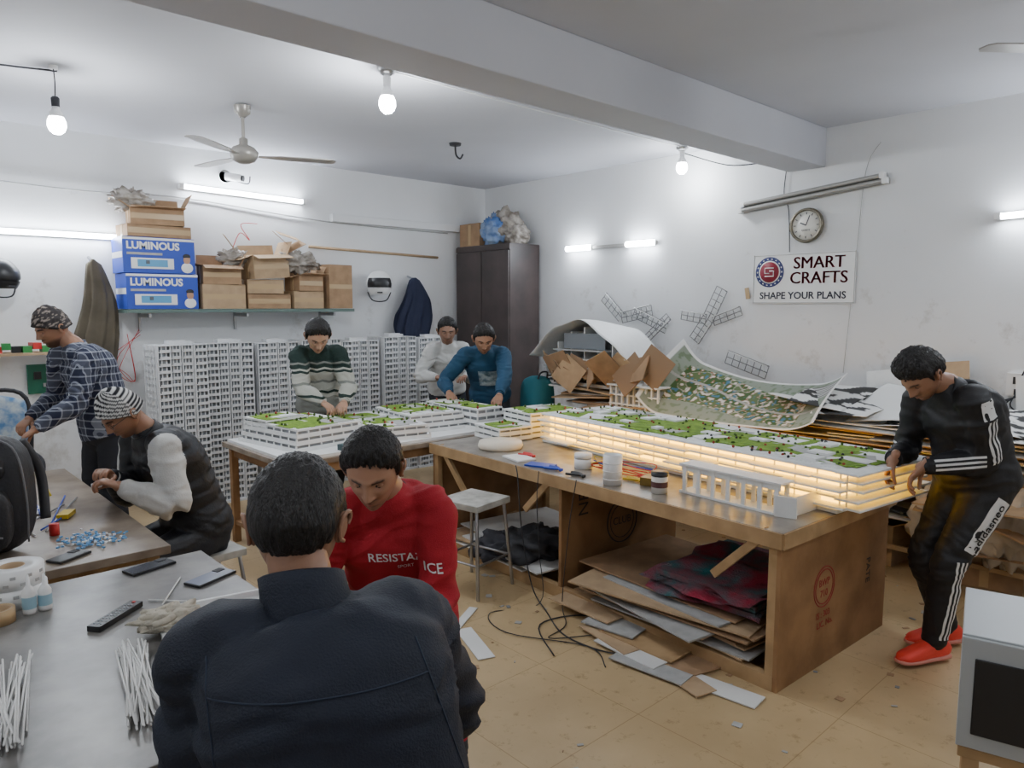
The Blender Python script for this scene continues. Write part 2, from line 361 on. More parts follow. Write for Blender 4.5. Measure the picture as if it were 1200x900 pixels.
# ---------------------------------------------------------------- shelf and boxes on back wall
b=B(); Msh=mat('green_shelf',(.12,.18,.16),.5)
b.box((2.84,6.82,1.70),(2.16,.34,.03),Msh)
for x in(1.95,2.8,3.7): b.box((x,6.82,1.66),(.02,.3,.03),M_metal); b.box((x,6.98,1.6),(.02,.02,.16),M_metal)
b.done('wall_shelf',bev=.002)
def inv(z,dx=0,name='inverter_carton'):
    b=B(); b.M=Matrix.Translation((dx,0,0)); b.box((2.06,6.81,z+.15),(.58,.32,.30),M_blue)
    b.box((2.06,6.648,z+.285),(.58,.004,.02),M_white2)
    b.box((1.7685,6.81,z+.15),(.003,.30,.05),M_white2)
    b.M=Matrix.Translation((dx,0,0))@basis((2.06,6.646,z+.15),(1,0,0),(0,0,1),(0,-1,0))
    b.text('LUMINOUS',.085,Matrix.Translation((-.05,.075,0)),M_white2,bold=.003)
    b.box((-.12,.01,.001),(.28,.02,.002),M_grey)
    b.box((-.06,-.07,.002),(.34,.09,.004),M_white2); b.box((-.06,-.068,.005),(.24,.06,.004),mat('print_cyan',(.1,.35,.6),.4)); b.box((-.1,-.06,.008),(.03,.03,.004),M_dk)
    b.sph((.22,-.03,.0),(.030,.040,.004),mat('print_skin',(.5,.28,.18),.6)); b.sph((.22,-.1,.0),(.05,.045,.004),M_white2); b.sph((.22,-.0,.0),(.033,.022,.004),M_black)
    b.M=Matrix.Identity(4); b.done(name,bev=.003)
inv(1.718); inv(2.022,-.015)
def cbox(*a,**k):
    b=B(); carton(b,*a,**k); return b.done('cardboard_box')
cbox((2.05,6.79,2.325),(.52,.28,.10),3,False); cbox((2.06,6.77,2.428),(.42,.24,.14),-7,True)
cbox((2.58,6.79,1.718),(.40,.26,.22),4,False,M_card2); cbox((2.59,6.78,1.940),(.33,.24,.17),-7,True,M_card)
cbox((3.02,6.80,1.718),(.42,.26,.14),0,False,M_card); cbox((3.00,6.79,1.860),(.34,.25,.13),-8,False,M_card2); cbox((3.03,6.77,2.005),(.38,.24,.22),(0,-4,9),True,M_card2)
cbox((3.42,6.80,1.718),(.32,.26,.17),2,False,M_card2); cbox((3.43,6.78,1.890),(.28,.24,.15),9,True,M_card)
cbox((3.77,6.80,1.718),(.27,.27,.44),3,False,M_card)
b=B()
for (x,y,z,r,sd) in((1.88,6.76,2.63,.11,2),(3.32,6.76,2.17,.13,3),(3.42,6.76,2.16,.10,5),(2.72,6.76,2.18,.10,6)):
    b.sph((x,y,z),(r*1.2,r*.7,r*.7),M_crink,amp=.75,fr=3.4,nu=40,nv=28,seed=sd)
for (x,z,a) in((3.22,2.38,35),(3.33,2.32,-25),(2.72,2.30,50),(3.28,2.42,12)): b.box((x,6.78,z),(.24,.10,.005),[M_card2,M_card][int(a)%2],r=(25,a,10))
b.tube([(2.72,6.80,2.24),(2.80,6.78,2.42),(2.90,6.8,2.36),(2.82,6.8,2.5),(2.98,6.8,2.52)],.004,M_red)
b.done('crumpled_packaging')

# hanging clothes & helmets
def drape(name,c,w0,w1,dep,h,mt,n=9):
    b=B(); x,y,z=c; nu,nv=64,24
    def fn(u,v):
        a=2*math.pi*u; k=v; w=(w0+(w1-w0)*min(1,k*1.6)**.7)*(1-.12*max(0,k-.85)/.15)
        fo=1+.16*math.sin(a*n+3*k)*min(1,k*3)+.1*noise.noise(V((a*1.3,k*4,z)))
        if k<.02: w*=.25
        return V((x+math.cos(a)*w*fo+.03*math.sin(k*5),y+math.sin(a)*dep*fo*(.4+.6*k),z-h*k+.02*math.sin(a*3)*k))
    b.grid(fn,nu,nv,mt); b.cyl((x,y,z-.02),(x,6.99,z+.02),.012,M_metal)
    return b.done(name)
M_olive=mat('olive_cloth',(.12,.10,.07),.9,var=.3,bump=.2,bs=200); M_navyc=mat('navy_cloth',(.015,.02,.05),.85,bump=.2,bs=200)
drape('hanging_jacket',(1.58,6.86,2.13),.04,.15,.09,1.0,M_olive); drape('hanging_jacket',(4.82,6.86,2.06),.04,.22,.09,.68,M_navyc)
def helmet(c,az,mt,k=1.0):
    b=B(); b.M=Matrix.Translation(V(c))@rotm(az)@Matrix.Scale(k,4)
    b.sph((0,0,0),(.125,.145,.13),mt,nu=32,nv=20,th1=math.radians(122)); b.sph((0,0,0),(.118,.138,.123),M_dark,nu=32,nv=20,th1=math.radians(121))
    b.sph((0,.004,-.005),(.129,.149,.128),M_black,nu=24,nv=8,th0=math.radians(62),th1=math.radians(104),ph0=math.radians(28),ph1=math.radians(152))
    b.sph((0,.006,-.02),(.122,.155,.13),mt,nu=20,nv=6,th0=math.radians(102),th1=math.radians(130),ph0=math.radians(15),ph1=math.radians(165))
    b.box((0,.148,-.085),(.05,.012,.012),M_dark)
    b.tube([(.11,0,-.08),(.06,.03,-.16),(-.06,.03,-.16),(-.11,0,-.08)],.006,M_dark)
    b.M=Matrix.Identity(4); b.done('motorcycle_helmet')
helmet((4.33,6.82,1.98),150,M_white2,1.12); helmet((.93,6.84,1.98),200,M_black)
b=B(); Mgp=mat('green_packets',(.03,.25,.06),.5)
b.box((.95,6.84,1.37),(.75,.28,.02),M_card2)
for i in range(8): b.box((.80+.065*i,6.80+.02*(i%2),1.405+.025*(i%3>1)),(.06,.12,.05),[Mgp,M_red,Mgp,M_black][i%4],r=rnd(-8,8))
b.box((1.16,6.97,1.15),(.16,.02,.24),mat('circuit_green',(.01,.12,.07),.4)); b.box((1.15,6.955,1.18),(.05,.02,.06),M_black); b.box((1.20,6.955,1.10),(.03,.02,.03),M_metal)
b.done('tool_shelf')
b=B()
for k in range(3): b.tube([(1.95,6.98,1.55-.03*k),(1.8-.05*k,6.95,1.3),(1.75+.03*k,6.93,1.15),(1.88,6.95,1.1),(1.84,6.97,1.5)],.0025,M_red)
b.done('red_wire_coil')

# ---------------------------------------------------------------- tower models
Mtw=mat('tower_white',(.72,.73,.74),.6,var=.04,vs=10)
def tower(h,seed):
    rs=random.Random(seed); b=B(); nf=int(h/.056); fh=h/nf
    b.box((0,0,h/2),(.30,.20,h-.01),M_dk2)
    b.box((-.02,0,.01),(.42,.32,.02),Mtw)
    for (x,w,yo) in((-.15,.10,.03),(-.05,.08,0),(.05,.08,0),(.15,.10,.03)):
        b.box((x,0,h/2),(w*.62,.21+2*yo,h-.005),M_dk2)
        for i in range(nf+1):
            z=min(i*fh,h-.004); b.box((x,0,z+.003),(w+.004,.25+2*yo,.007),Mtw)
            if i<nf:
                for s in(-1,1): b.box((x+rs.uniform(-.0,.01),s*(.123+yo),z+.014),(w*.9,.005,.02),Mtw)
        for s in(-1,1):
            b.box((x+s*w/2,0,h/2),(.011,.238+2*yo,h),Mtw)
            b.box((x+s*w*.18,0,h/2),(.009,.222+2*yo,h),Mtw)
    for s in(-1,1):
        for y in(-.1,-.035,.035,.1): b.box((s*.202,y,h/2),(.012,.018,h),Mtw)
        for i in range(nf): b.box((s*.203,0,i*fh+.012),(.010,.21,.024),Mtw)
    b.box((0,0,h+.015),(.14,.1,.04),Mtw); b.box((.1,.02,h+.01),(.07,.07,.03),Mtw)
    return b
t1=tower(1.42,1).done('apartment_tower_model',(2.06,6.42,0),4)
for (x,y,r,sc) in((2.50,6.50,-3,1),(2.95,6.52,2,.99),(3.38,6.50,0,1.0),(3.82,6.52,-2,.98),(4.27,6.50,2,1.0),(4.72,6.48,-3,.985)):
    o=bpy.data.objects.new('apartment_tower_model',t1.data); col.objects.link(o); o.location=(x,y,0); o.rotation_euler=(0,0,math.radians(r)); o.scale=(1,1,sc)

# ---------------------------------------------------------------- tables
def top_mat(name,c,c2):
    m=mat(name,c,.33,c2=c2,vs=9,bump=.08,bs=14); return m
M_top=top_mat('worn_laminate',(.25,.237,.22),(.145,.138,.13)); M_top2=top_mat('brown_worktop',(.32,.26,.20),(.20,.155,.115)); M_top3=top_mat('grey_worktop',(.33,.30,.26),(.19,.165,.14))
b=B(); b.M=Matrix.Translation((2.98,1.47,0))@rotm(-2.6)
W,Lg=1.16,2.78
b.box((W/2,Lg/2,.725),(W,Lg,.05),M_top3); b.box((-.004,Lg/2,.712),(.012,Lg,.072),M_wood); b.box((W/2,-.004,.712),(W,.012,.072),M_wood)
for y in(.02,1.42,Lg-.03): b.box((W/2-.02,y,.35),(W-.06,.022,.70),M_ply)
for x in(.03,W-.06):
    b.box((x,Lg/2,.035),(.045,Lg-.06,.07),M_wood)
    b.box((x,.05,.35),(.04,.04,.70),M_wood); b.box((x,Lg-.06,.35),(.04,.04,.70),M_wood)
b.box((.02,.22,.60),(.025,.04,.40),M_wood,r=(45,0,0)); b.box((.02,Lg-.25,.60),(.025,.04,.40),M_wood,r=(-45,0,0)); b.box((.02,1.62,.60),(.02,.04,.36),M_wood,r=(45,0,0))
Mst=mat('stencil_red',(.28,.02,.02),.7); Mst2=mat('stencil_black',(.05,.04,.035),.7)
S=b.M; b.M=S@basis((.42,.0085,.40),(1,0,0),(0,0,1),(0,-1,0))
def ring(b,x,y,r,mt,n=28,w=.006): b.tube([(x+r*math.cos(2*math.pi*i/n),y+r*math.sin(2*math.pi*i/n),0) for i in range(n+1)],w*.5,mt,n=4,sub=1)
ring(b,0,0,.10,Mst); ring(b,0,0,.085,Mst); b.text('BWP',.05,Matrix.Translation((0,.02,0)),Mst); b.text('710',.05,Matrix.Translation((0,-.035,0)),Mst)
b.text('IS : 303',.045,Matrix.Translation((0,-.14,0)),Mst); b.text('LIC. No.',.045,Matrix.Translation((.02,-.19,0)),Mst)
b.text('PATE',.06,basis((.47,-.03,0),(0,-1,0),(1,0,0),(0,0,1)),Mst2)
b.M=S@basis((.45,1.4085,.38),(1,0,0),(0,0,1),(0,-1,0))
ring(b,.1,0,.14,Mst2,w=.01); ring(b,.1,0,.11,Mst2); b.text('CLUB',.07,Matrix.Translation((.1,0,0)),Mst2); b.text('NE',.12,basis((-.25,.17,0),(0,1,0),(-1,0,0),(0,0,1)),Mst2)
b.M=Matrix.Identity(4); b.done('workbench',bev=.003)
def table(name,x0,y0,x1,y1,mt,legm,h=.75,ins=.06):
    b=B(); b.box(((x0+x1)/2,(y0+y1)/2,h-.018),(x1-x0,y1-y0,.036),mt); b.box(((x0+x1)/2,(y0+y1)/2,h-.07),(x1-x0-.1,y1-y0-.1,.07),legm)
    for x in(x0+ins,x1-ins):
        for y in(y0+ins,y1-ins): b.box((x,y,(h-.04)/2),(.05,.05,h-.04),legm)
    for x in(x0+ins,x1-ins): b.box((x,(y0+y1)/2,.15),(.03,y1-y0-2*ins,.03),legm)
    return b.done(name,bev=.003)
table('worktable',-.9,1.62,1.02,2.99,M_top,M_wood); table('worktable',-.7,3.14,.95,5.1,M_top2,M_wood)
table('worktable',2.0,4.27,4.0,5.32,M_top2,M_ply)
table('display_table',4.98,.6,5.93,4.75,M_top2,M_wood,h=.74)

# ---------------------------------------------------------------- building models
M_tree=mat('model_tree',(.07,.13,.02),.9,bump=.8,bs=200)
M_redt=mat('model_red_tree',(.30,.05,.03),.9)
def terr(b,x,y,w,d,z0,lv,dz,rot=0,core=M_dk,top=M_green,step=0,cols=True):
    S=b.M; b.M=S@Matrix.Translation((x,y,0))@rotm(rot)
    rs=random.Random(int((x*100+y*37+w*11)*10))
    for i in range(lv+1):
        z=z0+i*dz; k=step*i
        b.box((0,0,z),(w-k,d-k,.013),M_white)
        if i<lv:
            b.box((0,0,z+dz/2),(w-k-.05,d-k-.05,dz-.013),core)
            if cols:
                for s in(-1,1):
                    n=max(2,int((d-k)/.09))
                    for j in range(n+1): b.box((s*(w-k)/2-s*.008,-(d-k)/2+.006+(d-k-.012)*j/n,z+dz/2),(.008,.008,dz-.013),M_white)
                    n=max(2,int((w-k)/.09))
                    for j in range(n+1): b.box((-(w-k)/2+.006+(w-k-.012)*j/n,s*(d-k)/2-s*.008,z+dz/2),(.008,.008,dz-.013),M_white)
            b.box((0,-(d-k)/2+.004,z+.014),(w-k,.005,.016),M_white); b.box((-(w-k)/2+.004,0,z+.014),(.005,d-k,.016),M_white)
    zt=z0+lv*dz+.0065; k=step*lv
    n=max(3,int((w*d)/.013))
    for i in range(n):
        ww=min(rs.uniform(.08,.22),w-k-.03);dd=min(rs.uniform(.08,.22),d-k-.03)
        px=rs.uniform(-(w-k)/2+ww/2,(w-k)/2-ww/2); py=rs.uniform(-(d-k)/2+dd/2,(d-k)/2-dd/2)
        b.box((px,py,zt+.002+.0007*i/n),(ww,dd,.004),[top,top,top,M_grey,top,M_white][i%6])
    for i in range(int(w*d*60)): b.sph((rs.uniform(-.45,.45)*(w-k),rs.uniform(-.45,.45)*(d-k),zt+.01),(.010,.010,.013),M_tree if i%5 else M_redt,nu=6,nv=4)
    b.M=S
b=B(); b.box((3.0,4.80,.76),(1.94,.98,.02),M_white)
M_dkw=mat('model_interior',(.35,.36,.37),.6)
terr(b,2.42,4.86,.62,.72,.775,3,.045,8,step=.03,core=M_dkw); terr(b,2.30,5.05,.35,.3,.775,4,.04,8,core=M_dkw)
terr(b,2.98,4.62,.50,.50,.775,2,.045,-12,step=.02,core=M_dkw); terr(b,3.42,4.85,.55,.7,.775,3,.042,-6,step=.03,core=M_dkw)
terr(b,3.78,4.70,.32,.75,.775,3,.05,0,step=.02,core=M_dkw); terr(b,2.95,5.05,.5,.3,.775,2,.045,5,core=M_dkw)
terr(b,4.02,4.0,.50,.36,.765,4,.042,-8,core=M_dkw); terr(b,3.62,4.02,.30,.34,.765,2,.042,-8,core=M_dkw)
b.done('campus_model')
b=B(); b.M=Matrix.Translation((3.44,1.44,0))@rotm(-7.2)
W2,L2=.66,2.30
b.box((W2/2,L2/2,.762),(W2-.02,L2,.018),M_white)
b.box((W2/2,L2/2-.02,.860),(W2-.10,L2-.04,.17),M_glow)
rs=random.Random(3)
nz=5; DZ=.043
for i in range(nz):
    z=.79+DZ*i
    y=-.05
    while y<L2-.05:
        dl=rs.uniform(.16,.42); xo=rs.uniform(-.06,.02)*(1 if i<nz-1 else .5)
        dl=min(dl,L2-y)
        b.box((W2/2+xo/2,y+dl/2,z+rs.uniform(-.001,.001)),(W2-xo+.02,dl+.002,.010),M_white)
        y+=dl
    b.box((W2/2,-.06,z),(W2+.05*math.sin(i*2),.12,.010),M_white)
    if i<nz-1:
        for k in range(20):
            yy=.0+L2*k/19; b.box((.03,yy,z+.021),(.006,.006,.04),M_white); b.box((W2-.03,yy,z+.021),(.006,.006,.04),M_white)
        for k in range(8): b.box((.02+(W2-.04)*k/7,-.04,z+.021),(.006,.006,.04),M_white)
zt=.79+DZ*4+.005
b.box((W2/2,L2/2,zt+.001),(W2-.06,L2-.04,.003),M_white)
for i in range(130):
    ww=rs.uniform(.08,.24);dd=rs.uniform(.08,.28); px=rs.uniform(ww/2+.02,W2-.02-ww/2);py=rs.uniform(dd/2-.08,L2-dd/2)
    b.box((px,py,zt+.003+.00003*i),(ww,dd,.005),[M_green,M_green,M_green,M_white,M_green,M_grey,M_green][i%7],r=[0,0,0,30,-20][i%5] if ww/2+.06<px<W2-.06-ww/2 else 0)
for i in range(16):
    x=rs.uniform(.1,W2-.1);y=rs.uniform(.1,L2-.1); b.box((x,y,zt+.012),(rs.uniform(.05,.12),rs.uniform(.05,.12),.016),M_white)
for i in range(170): b.sph((rs.uniform(.04,W2-.04),rs.uniform(.0,L2-.05),zt+.011),(.008,.008,.009),[M_tree,M_redt,M_tree,M_black][i%4],nu=6,nv=4)
b.M=Matrix.Identity(4); b.done('illuminated_building_model')
b=B(); b.M=Matrix.Translation((3.22,1.60,.751))@rotm(-4)
b.box((.05,.30,.006),(.12,.60,.012),M_white)
for k in range(7): b.box((.0,.03+.09*k,.082),(.012,.022,.14),M_white); b.box((.09,.03+.09*k,.082),(.010,.022,.14),M_white)
b.box((.045,.30,.155),(.12,.60,.010),M_white); b.box((.0,.30,.135),(.006,.58,.03),M_white)
b.box((.15,-.035,.045),(.30,.010,.09),M_white); b.box((.0,-.02,.05),(.012,.10,.10),M_white,r=20)
b.M=Matrix.Identity(4); b.done('colonnade_model')
b=B(); b.lathe((3.12,2.55,.752),[(0,0),(.052,0),(.054,.17),(.050,.17),(.048,.02),(0,.02)],M_white2,n=28)
for k in range(3): b.lathe((3.12,2.55,.78+.045*k),[(.0535,0),(.056,.004),(.0535,.008)],M_white2,n=28)
b.done('plastic_jar')
b=B(); b.lathe((3.16,2.26,.752),[(0,0),(.042,0),(.044,.10),(.0,.10)],mat('tin_label',(.75,.72,.68),.4),n=28); b.lathe((3.16,2.26,.852),[(0.046,-.008),(.046,.014),(0,.014)],M_black,n=28)
b.lathe((3.16,2.26,.785),[(.0445,0),(.0447,.03)],mat('label_dark',(.12,.05,.05),.5),n=28); b.done('paint_tin')
b=B(); b.lathe((3.30,2.93,.752),[(0,0),(.055,0),(.055,.06),(0,.06)],M_white2,n=24); b.lathe((3.30,2.93,.813),[(0,0),(.055,0),(.055,.03),(0,.03)],M_sticks,n=24); b.done('tape_roll')
b=B(); b.lathe((3.35,3.75,.752),[(.0,0),(.15,0),(.16,.02),(.15,.05),(.0,.055)],mat('cream_tray',(.75,.68,.56),.5),n=32); b.done('cream_dish')
b=B()
for (x,y,mm) in((3.12,2.95,M_blue),(3.28,3.35,M_red),(3.25,2.45,mat('yellow_tool',(.6,.4,.02),.4)),(3.10,2.75,M_black)):
    b.tube([(x,y,.762),(x+.03,y+.05,.764),(x+.03,y+.12,.762)],.010,mm); b.tube([(x+.02,y,.762),(x+.0,y+.05,.764),(x-.02,y+.12,.762)],.008,mm)
b.box((3.15,3.15,.757),(.1,.18,.01),M_blue,r=20); b.box((3.28,2.40,.775),(.12,.09,.045),mat('adapter',(.25,.16,.03),.4),r=15); b.box((3.2,3.4,.757),(.14,.2,.01),M_white,r=-12)
b.done('hand_tools')
b=B()
for k,(mm) in enumerate((M_red,M_blue,mat('yellow_wire',(.6,.45,.05),.4),M_red)):
    p=[(3.45,2.75+.05*k,.80)]
    for i in range(6): p.append((3.35+rnd(-.1,.08),2.7+rnd(-.25,.25),.765+rnd(0,.07)))
    b.tube(p,.0035,mm,n=6)
b.done('led_wiring')
b=B()
def cable(pts,r=.004): b.tube(pts,r,M_dark,n=6)
cable([(2.985,3.2,.77),(2.955,3.15,.70),(2.94,3.1,.4),(2.93,3.0,.08),(2.85,2.8,.008),(2.7,2.5,.008),(2.75,2.2,.008),(2.95,2.3,.008),(2.98,2.6,.008),(2.7,2.7,.008),(2.5,2.4,.008)])
cable([(2.985,3.0,.77),(2.95,2.98,.6),(2.94,2.95,.3),(2.9,2.9,.01),(2.6,3.0,.008),(2.5,2.75,.008),(2.7,2.35,.008),(2.6,2.15,.008)],.003)
cable([(2.985,2.7,.77),(2.95,2.72,.5),(2.93,2.75,.06),(2.8,2.6,.008),(2.62,2.55,.008),(2.85,2.4,.008)],.003)
b.done('floor_cables')

# ------------- under the bench
b=B()
zz=.075
for i in range(14):
    z=zz+.011*i; b.box((3.50+rnd(-.1,.08),2.15+rnd(-.15,.12),z),(rnd(.7,.95),rnd(.8,1.1),.009),[M_card,M_card2,M_grey,M_card,M_card2][i%5],r=(rnd(-.3,.3),rnd(-.3,.3),rnd(-14,14)))
for i in range(4): b.box((3.02+rnd(-.1,.08),1.95+.22*i,.012+.014*i),(rnd(.2,.4),rnd(.3,.5),.008),[M_card,M_wood,M_grey,M_card2][i],r=(0,0,rnd(-25,25)))
b.done('cardboard_sheets')
M_rug=mat('woven_rug',(.34,.02,.05),.95,c2=(.02,.15,.16),vs=6,bump=.8,bs=120)
b=B()
for k in range(3):
    def fn(u,v,k=k):
        x=3.10+u*.77+.04*math.sin(v*6+k*2); y=1.63+v*.66+.04*math.sin(u*7+k); e=min(u,1-u,v,1-v)
        return V((x,y,.245+.038*k+min(e*5,1)*.035+.030*noise.noise(V((u*4,v*4,k*3)))+(.02*math.sin(u*14+v*5) if k==2 else 0)))
    b.grid(fn,44,44,M_rug); b.box((3.495,1.96,.245+.038*k+.006),(.72,.58,.03),M_rug)
b.done('folded_rug')
b=B(); b.sph((3.30,3.35,.16),(.24,.22,.10),M_dark,amp=.5,fr=3,nu=36,nv=24,seed=8); b.sph((3.20,3.55,.13),(.2,.16,.08),mat('charcoal_cloth',(.05,.05,.06),.9),amp=.6,nu=36,nv=24,seed=3); b.done('rolled_cloth')
b=B()
for i in range(5): b.box((3.55+rnd(-.1,.1),3.55+rnd(-.15,.15),.075+.012*i),(.8,.9,.009),[M_paper,M_white,M_card2][i%3],r=rnd(-12,12))
b.done('foam_sheets')
b=B()
for i in range(5): b.box((2.80+rnd(-.05,.05),1.68+.16*i,.007+.004*i),(.12,rnd(.25,.4),.006),[M_paper,M_card2,M_grey][i%3],r=rnd(-20,20))
b.box((2.30,2.78,.005),(.09,.36,.004),M_paper,r=-20); b.box((2.45,3.05,.005),(.05,.3,.004),M_paper,r=-60)
b.done('paper_strips')
b=B(); rs=random.Random(11)
for i in range(210):
    x=rs.uniform(1.3,4.9);y=rs.uniform(-.3,3.6); s=rs.uniform(.010,.040)
    b.box((x,y,.003),(s,s*rs.uniform(.3,1.6),.002),[M_grey,M_card,M_grey,M_cardin,M_dk2][i%5],r=rs.uniform(0,180))
b.done('floor_scraps')

# ---------------------------------------------------------------- right pile
b=B(); rs=random.Random(5); z=.742
for i in range(22):
    cx=5.42+rs.uniform(-.05,.05); cy=[1.1,1.9,1.5,2.2][i%4]+rs.uniform(-.1,.1)
    z=.748+.0105*i*.9
    b.box((cx,cy,z),(rs.uniform(.7,.95),rs.uniform(.7,1.1),.008),[M_card2,M_paper,M_card,M_white,M_grey][i%5],r=(rs.uniform(-.5,.5),rs.uniform(-.5,.5),rs.uniform(-9,9)))
b.done('sheet_material_stack')
b=B()
for i in range(9):
    y0=.75+.19*i; x0=4.92+.06*(i%3)
    def fn(u,v,y0=y0,i=i,x0=x0): return V((x0+.75*u,y0+.38*v+.05*math.sin(u*3),.96+.010*i+.06*math.sin(u*2.5+i)*v+(.10*u*u if i%2 else 0)))
    def cf(u,v,i=i):
        g_=noise.noise(V((u*7,v*3,i*3.1)))
        if i%3==2: return (.75,.76,.75)
        return (.03,.03,.03) if g_>.10 else (.78,.78,.76)
    b.grid(fn,40,24,M_vpaper,cf)
b.done('laser_cut_sheets',solid=.002)
b=B()
for (y,z,a,m_) in((.72,1.12,-14,M_white),(1.05,1.10,-11,M_paper),(1.75,1.14,-12,M_card2),(2.02,1.08,-16,M_white)):
    b.box((5.80,y,z),(.012,.42,.40),m_,r=(a*.6,-a,0))
b.done('leaning_boards')
b=B(); rs=random.Random(6)
for i in range(10): b.box((5.15+rs.uniform(-.1,.2),.9+rs.uniform(-.2,1.2),.30+.03*i),(rs.uniform(.3,.6),rs.uniform(.4,.9),.012),[M_card,M_card2,M_paper,M_dk][i%4],r=(rs.uniform(-12,12),rs.uniform(-12,12),rs.uniform(-30,30)))
carton(b,(5.3,1.25,0.002),(.45,.4,.25),12,True); carton(b,(5.35,1.95,.002),(.5,.5,.28),-8,True,M_card2); carton(b,(5.3,2.8,.002),(.5,.5,.35),-8,True,M_card)
b.done('scrap_cardboard')
b=B()
for i,(x,y,z,r) in enumerate(((5.02,1.10,.42,.14),(5.05,1.45,.36,.16),(5.03,1.9,.40,.13))):
    b.sph((x,y,z),(.10,r,r*1.5),mat('cream_cloth',(.55,.48,.39),.9,var=.3),amp=.5,fr=3,nu=36,nv=24,seed=i)
b.done('hanging_rags')
def mapc(u,v):
    if u<.02 or u>.98 or v<.03 or v>.97: return (.78,.78,.76)
    x=u*2.3;y=v
    d=abs(y-.50-.18*math.sin(x*2.1+.5))
    n=noise.noise(V((x*7,y*7,1)));n2=noise.noise(V((x*16,y*16,5)))
    if d<.018: return (.40,.39,.36)
    if abs(y-.5-.12*math.sin(x*2.4))<.30 and .10<u<.90:
        if abs(n)<.04: return (.42,.38,.31)
        if n2>.26: return (.70,.66,.60)
        if n2>.16: return (.30,.13,.07)
        if n2<-.34: return (.06,.18,.28)
        return (.045,.10,.02) if n>0 else (.10,.15,.05)
    if u>.80 and .6<v<.9: return (.16,.15,.15) if int(v*40)%2 else (.5,.5,.48)
    return (.25,.29,.23) if n2<.2 else (.16,.21,.13)
def pfn(u,v):
    a=V((4.86,3.74,.87)).lerp(V((4.74,2.16,.90)),u); t=V((5.40,3.64,1.33)).lerp(V((5.58,2.30,1.17)),u)
    p=a.lerp(t,v); p.x+= -.05*math.sin(math.pi*v); p.z+=-.10*math.sin(math.pi*u)*(.2+.9*v)+.13*max(0,(.16-u)/.16)**2+.07*max(0,(u-.85)/.15)**2
    p.z=max(p.z,.80+.02*v)
    return p
b=B(); b.grid(pfn,190,110,M_vpaper,mapc); b.done('master_plan_poster',solid=.002)
b=B()
carton(b,(5.5,2.95,.745),(.6,1.0,.08),2,False,M_card)
b.done('flat_carton')
b=B(); DY=.16
def arch2(u,v):
    t=u*2-1; return V((4.86+.66*v,4.28+DY-.58*t,1.62-.34*abs(t)**1.7-.05*v+.015*math.sin(t*9+v*4)))
b.grid(arch2,50,12,M_white)
for i in range(7):
    t=-.9+.3*i; y=4.28+DY-.55*t; z_=1.56-.34*abs(t)**1.7
    b.box((5.25,y,(z_+1.05)/2),(.5,.012,max(.05,z_-1.07)),M_white)
for j in range(4): b.box((5.2,4.28+DY,1.10+.08*j),(.58,1.0-.13*j,.012),M_grey)
b.box((5.23,4.28+DY,1.03),(.62,1.02,.03),M_grey)
for i in range(6): b.box((5.0+.08*i,4.28+DY+rnd(-.02,.02),1.42),(.012,.5,.14),M_dk2)
b.done('stadium_roof_model',solid=.003)
b=B(); rs=random.Random(9)
for i in range(16):
    b.box((5.28+rs.uniform(-.12,.12),4.2+rs.uniform(-.2,.25),.76+.016*i),(rs.uniform(.5,.85),rs.uniform(.6,1.0),.012),[M_card,M_grey,M_paper,M_card2][i%4],r=(rs.uniform(-4,4),rs.uniform(-4,4),rs.uniform(-20,20)))
for i in range(12): b.box((4.86+rs.uniform(-.05,.06),4.80-.11*i,1.12+rs.uniform(0,.16)),(.008,rs.uniform(.16,.36),rs.uniform(.12,.30)),[M_card,M_cardin,M_card,M_card2,M_cardin][i%5],r=(rs.uniform(-60,60),rs.uniform(-35,35),rs.uniform(-40,40)))
b.done('cardboard_offcuts')
b=B(); b.M=Matrix.Translation((4.92,3.80,.80))@rotm(-90)
b.box((0,.06,.12),(.5,.1,.22),M_dk2)
for i in range(9): b.box((-.25+.0625*i,0,.13),(.014,.02,.26),M_white)
for j in range(4): b.box((0,0,.02+.08*j),(.52,.03,.012),M_white)
b.box((0,.06,.265),(.54,.2,.014),M_white)
b.M=Matrix.Identity(4); b.done('facade_model')
def lattice(name,path,w,mt):
    b=B()
    P=[V(p) for p in path]
    for a,c in zip(P[:-1],P[1:]):
        d=(c-a); L=d.length; d.normalize(); n_=V((-1,0,0)).cross(d).normalized()*w/2; nx=V((-.03,0,0))
        k=max(3,int(L/.06))
        for s in(-1,0,1):
            b.tube([a+n_*s,c+n_*s],.0045,mt,n=5,sub=1)
        b.tube([a+n_+nx,c+n_+nx],.0045,Mlat,n=5,sub=1)
        for i in range(k+1):
            p0=a+d*(L*i/k);p1=a+d*(L*min(i+1,k)/k)
            b.tube([p0+n_,p0-n_],.004,mt,n=4,sub=1)
            if i%2: b.tube([p0+n_,p1-n_],.004,Mlat,n=4,sub=1)
            b.tube([p0+n_+nx,p0+n_],.004,mt,n=4,sub=1)
    b.done(name)
Mlat=mat('lattice_white',(.80,.80,.79),.5); Mlat2=mat('lattice_grey',(.22,.22,.22),.5)
lattice('lattice_truss_model',[(5.96,5.02,1.84),(5.96,4.78,1.62),(5.96,4.40,1.70)],.11,Mlat2)
lattice('lattice_truss_model',[(5.96,4.62,1.68),(5.96,4.22,1.52)],.10,Mlat2)
lattice('lattice_truss_model',[(5.96,4.20,1.64),(5.96,4.45,1.42)],.08,Mlat2)
lattice('lattice_truss_model',[(5.96,3.62,1.90),(5.96,3.76,1.62),(5.96,3.90,1.42)],.12,Mlat2)
lattice('lattice_truss_model',[(5.96,4.05,1.66),(5.96,3.78,1.62)],.09,Mlat2)
lattice('lattice_truss_model',[(5.96,3.70,1.60),(5.96,3.42,1.70)],.08,Mlat2)
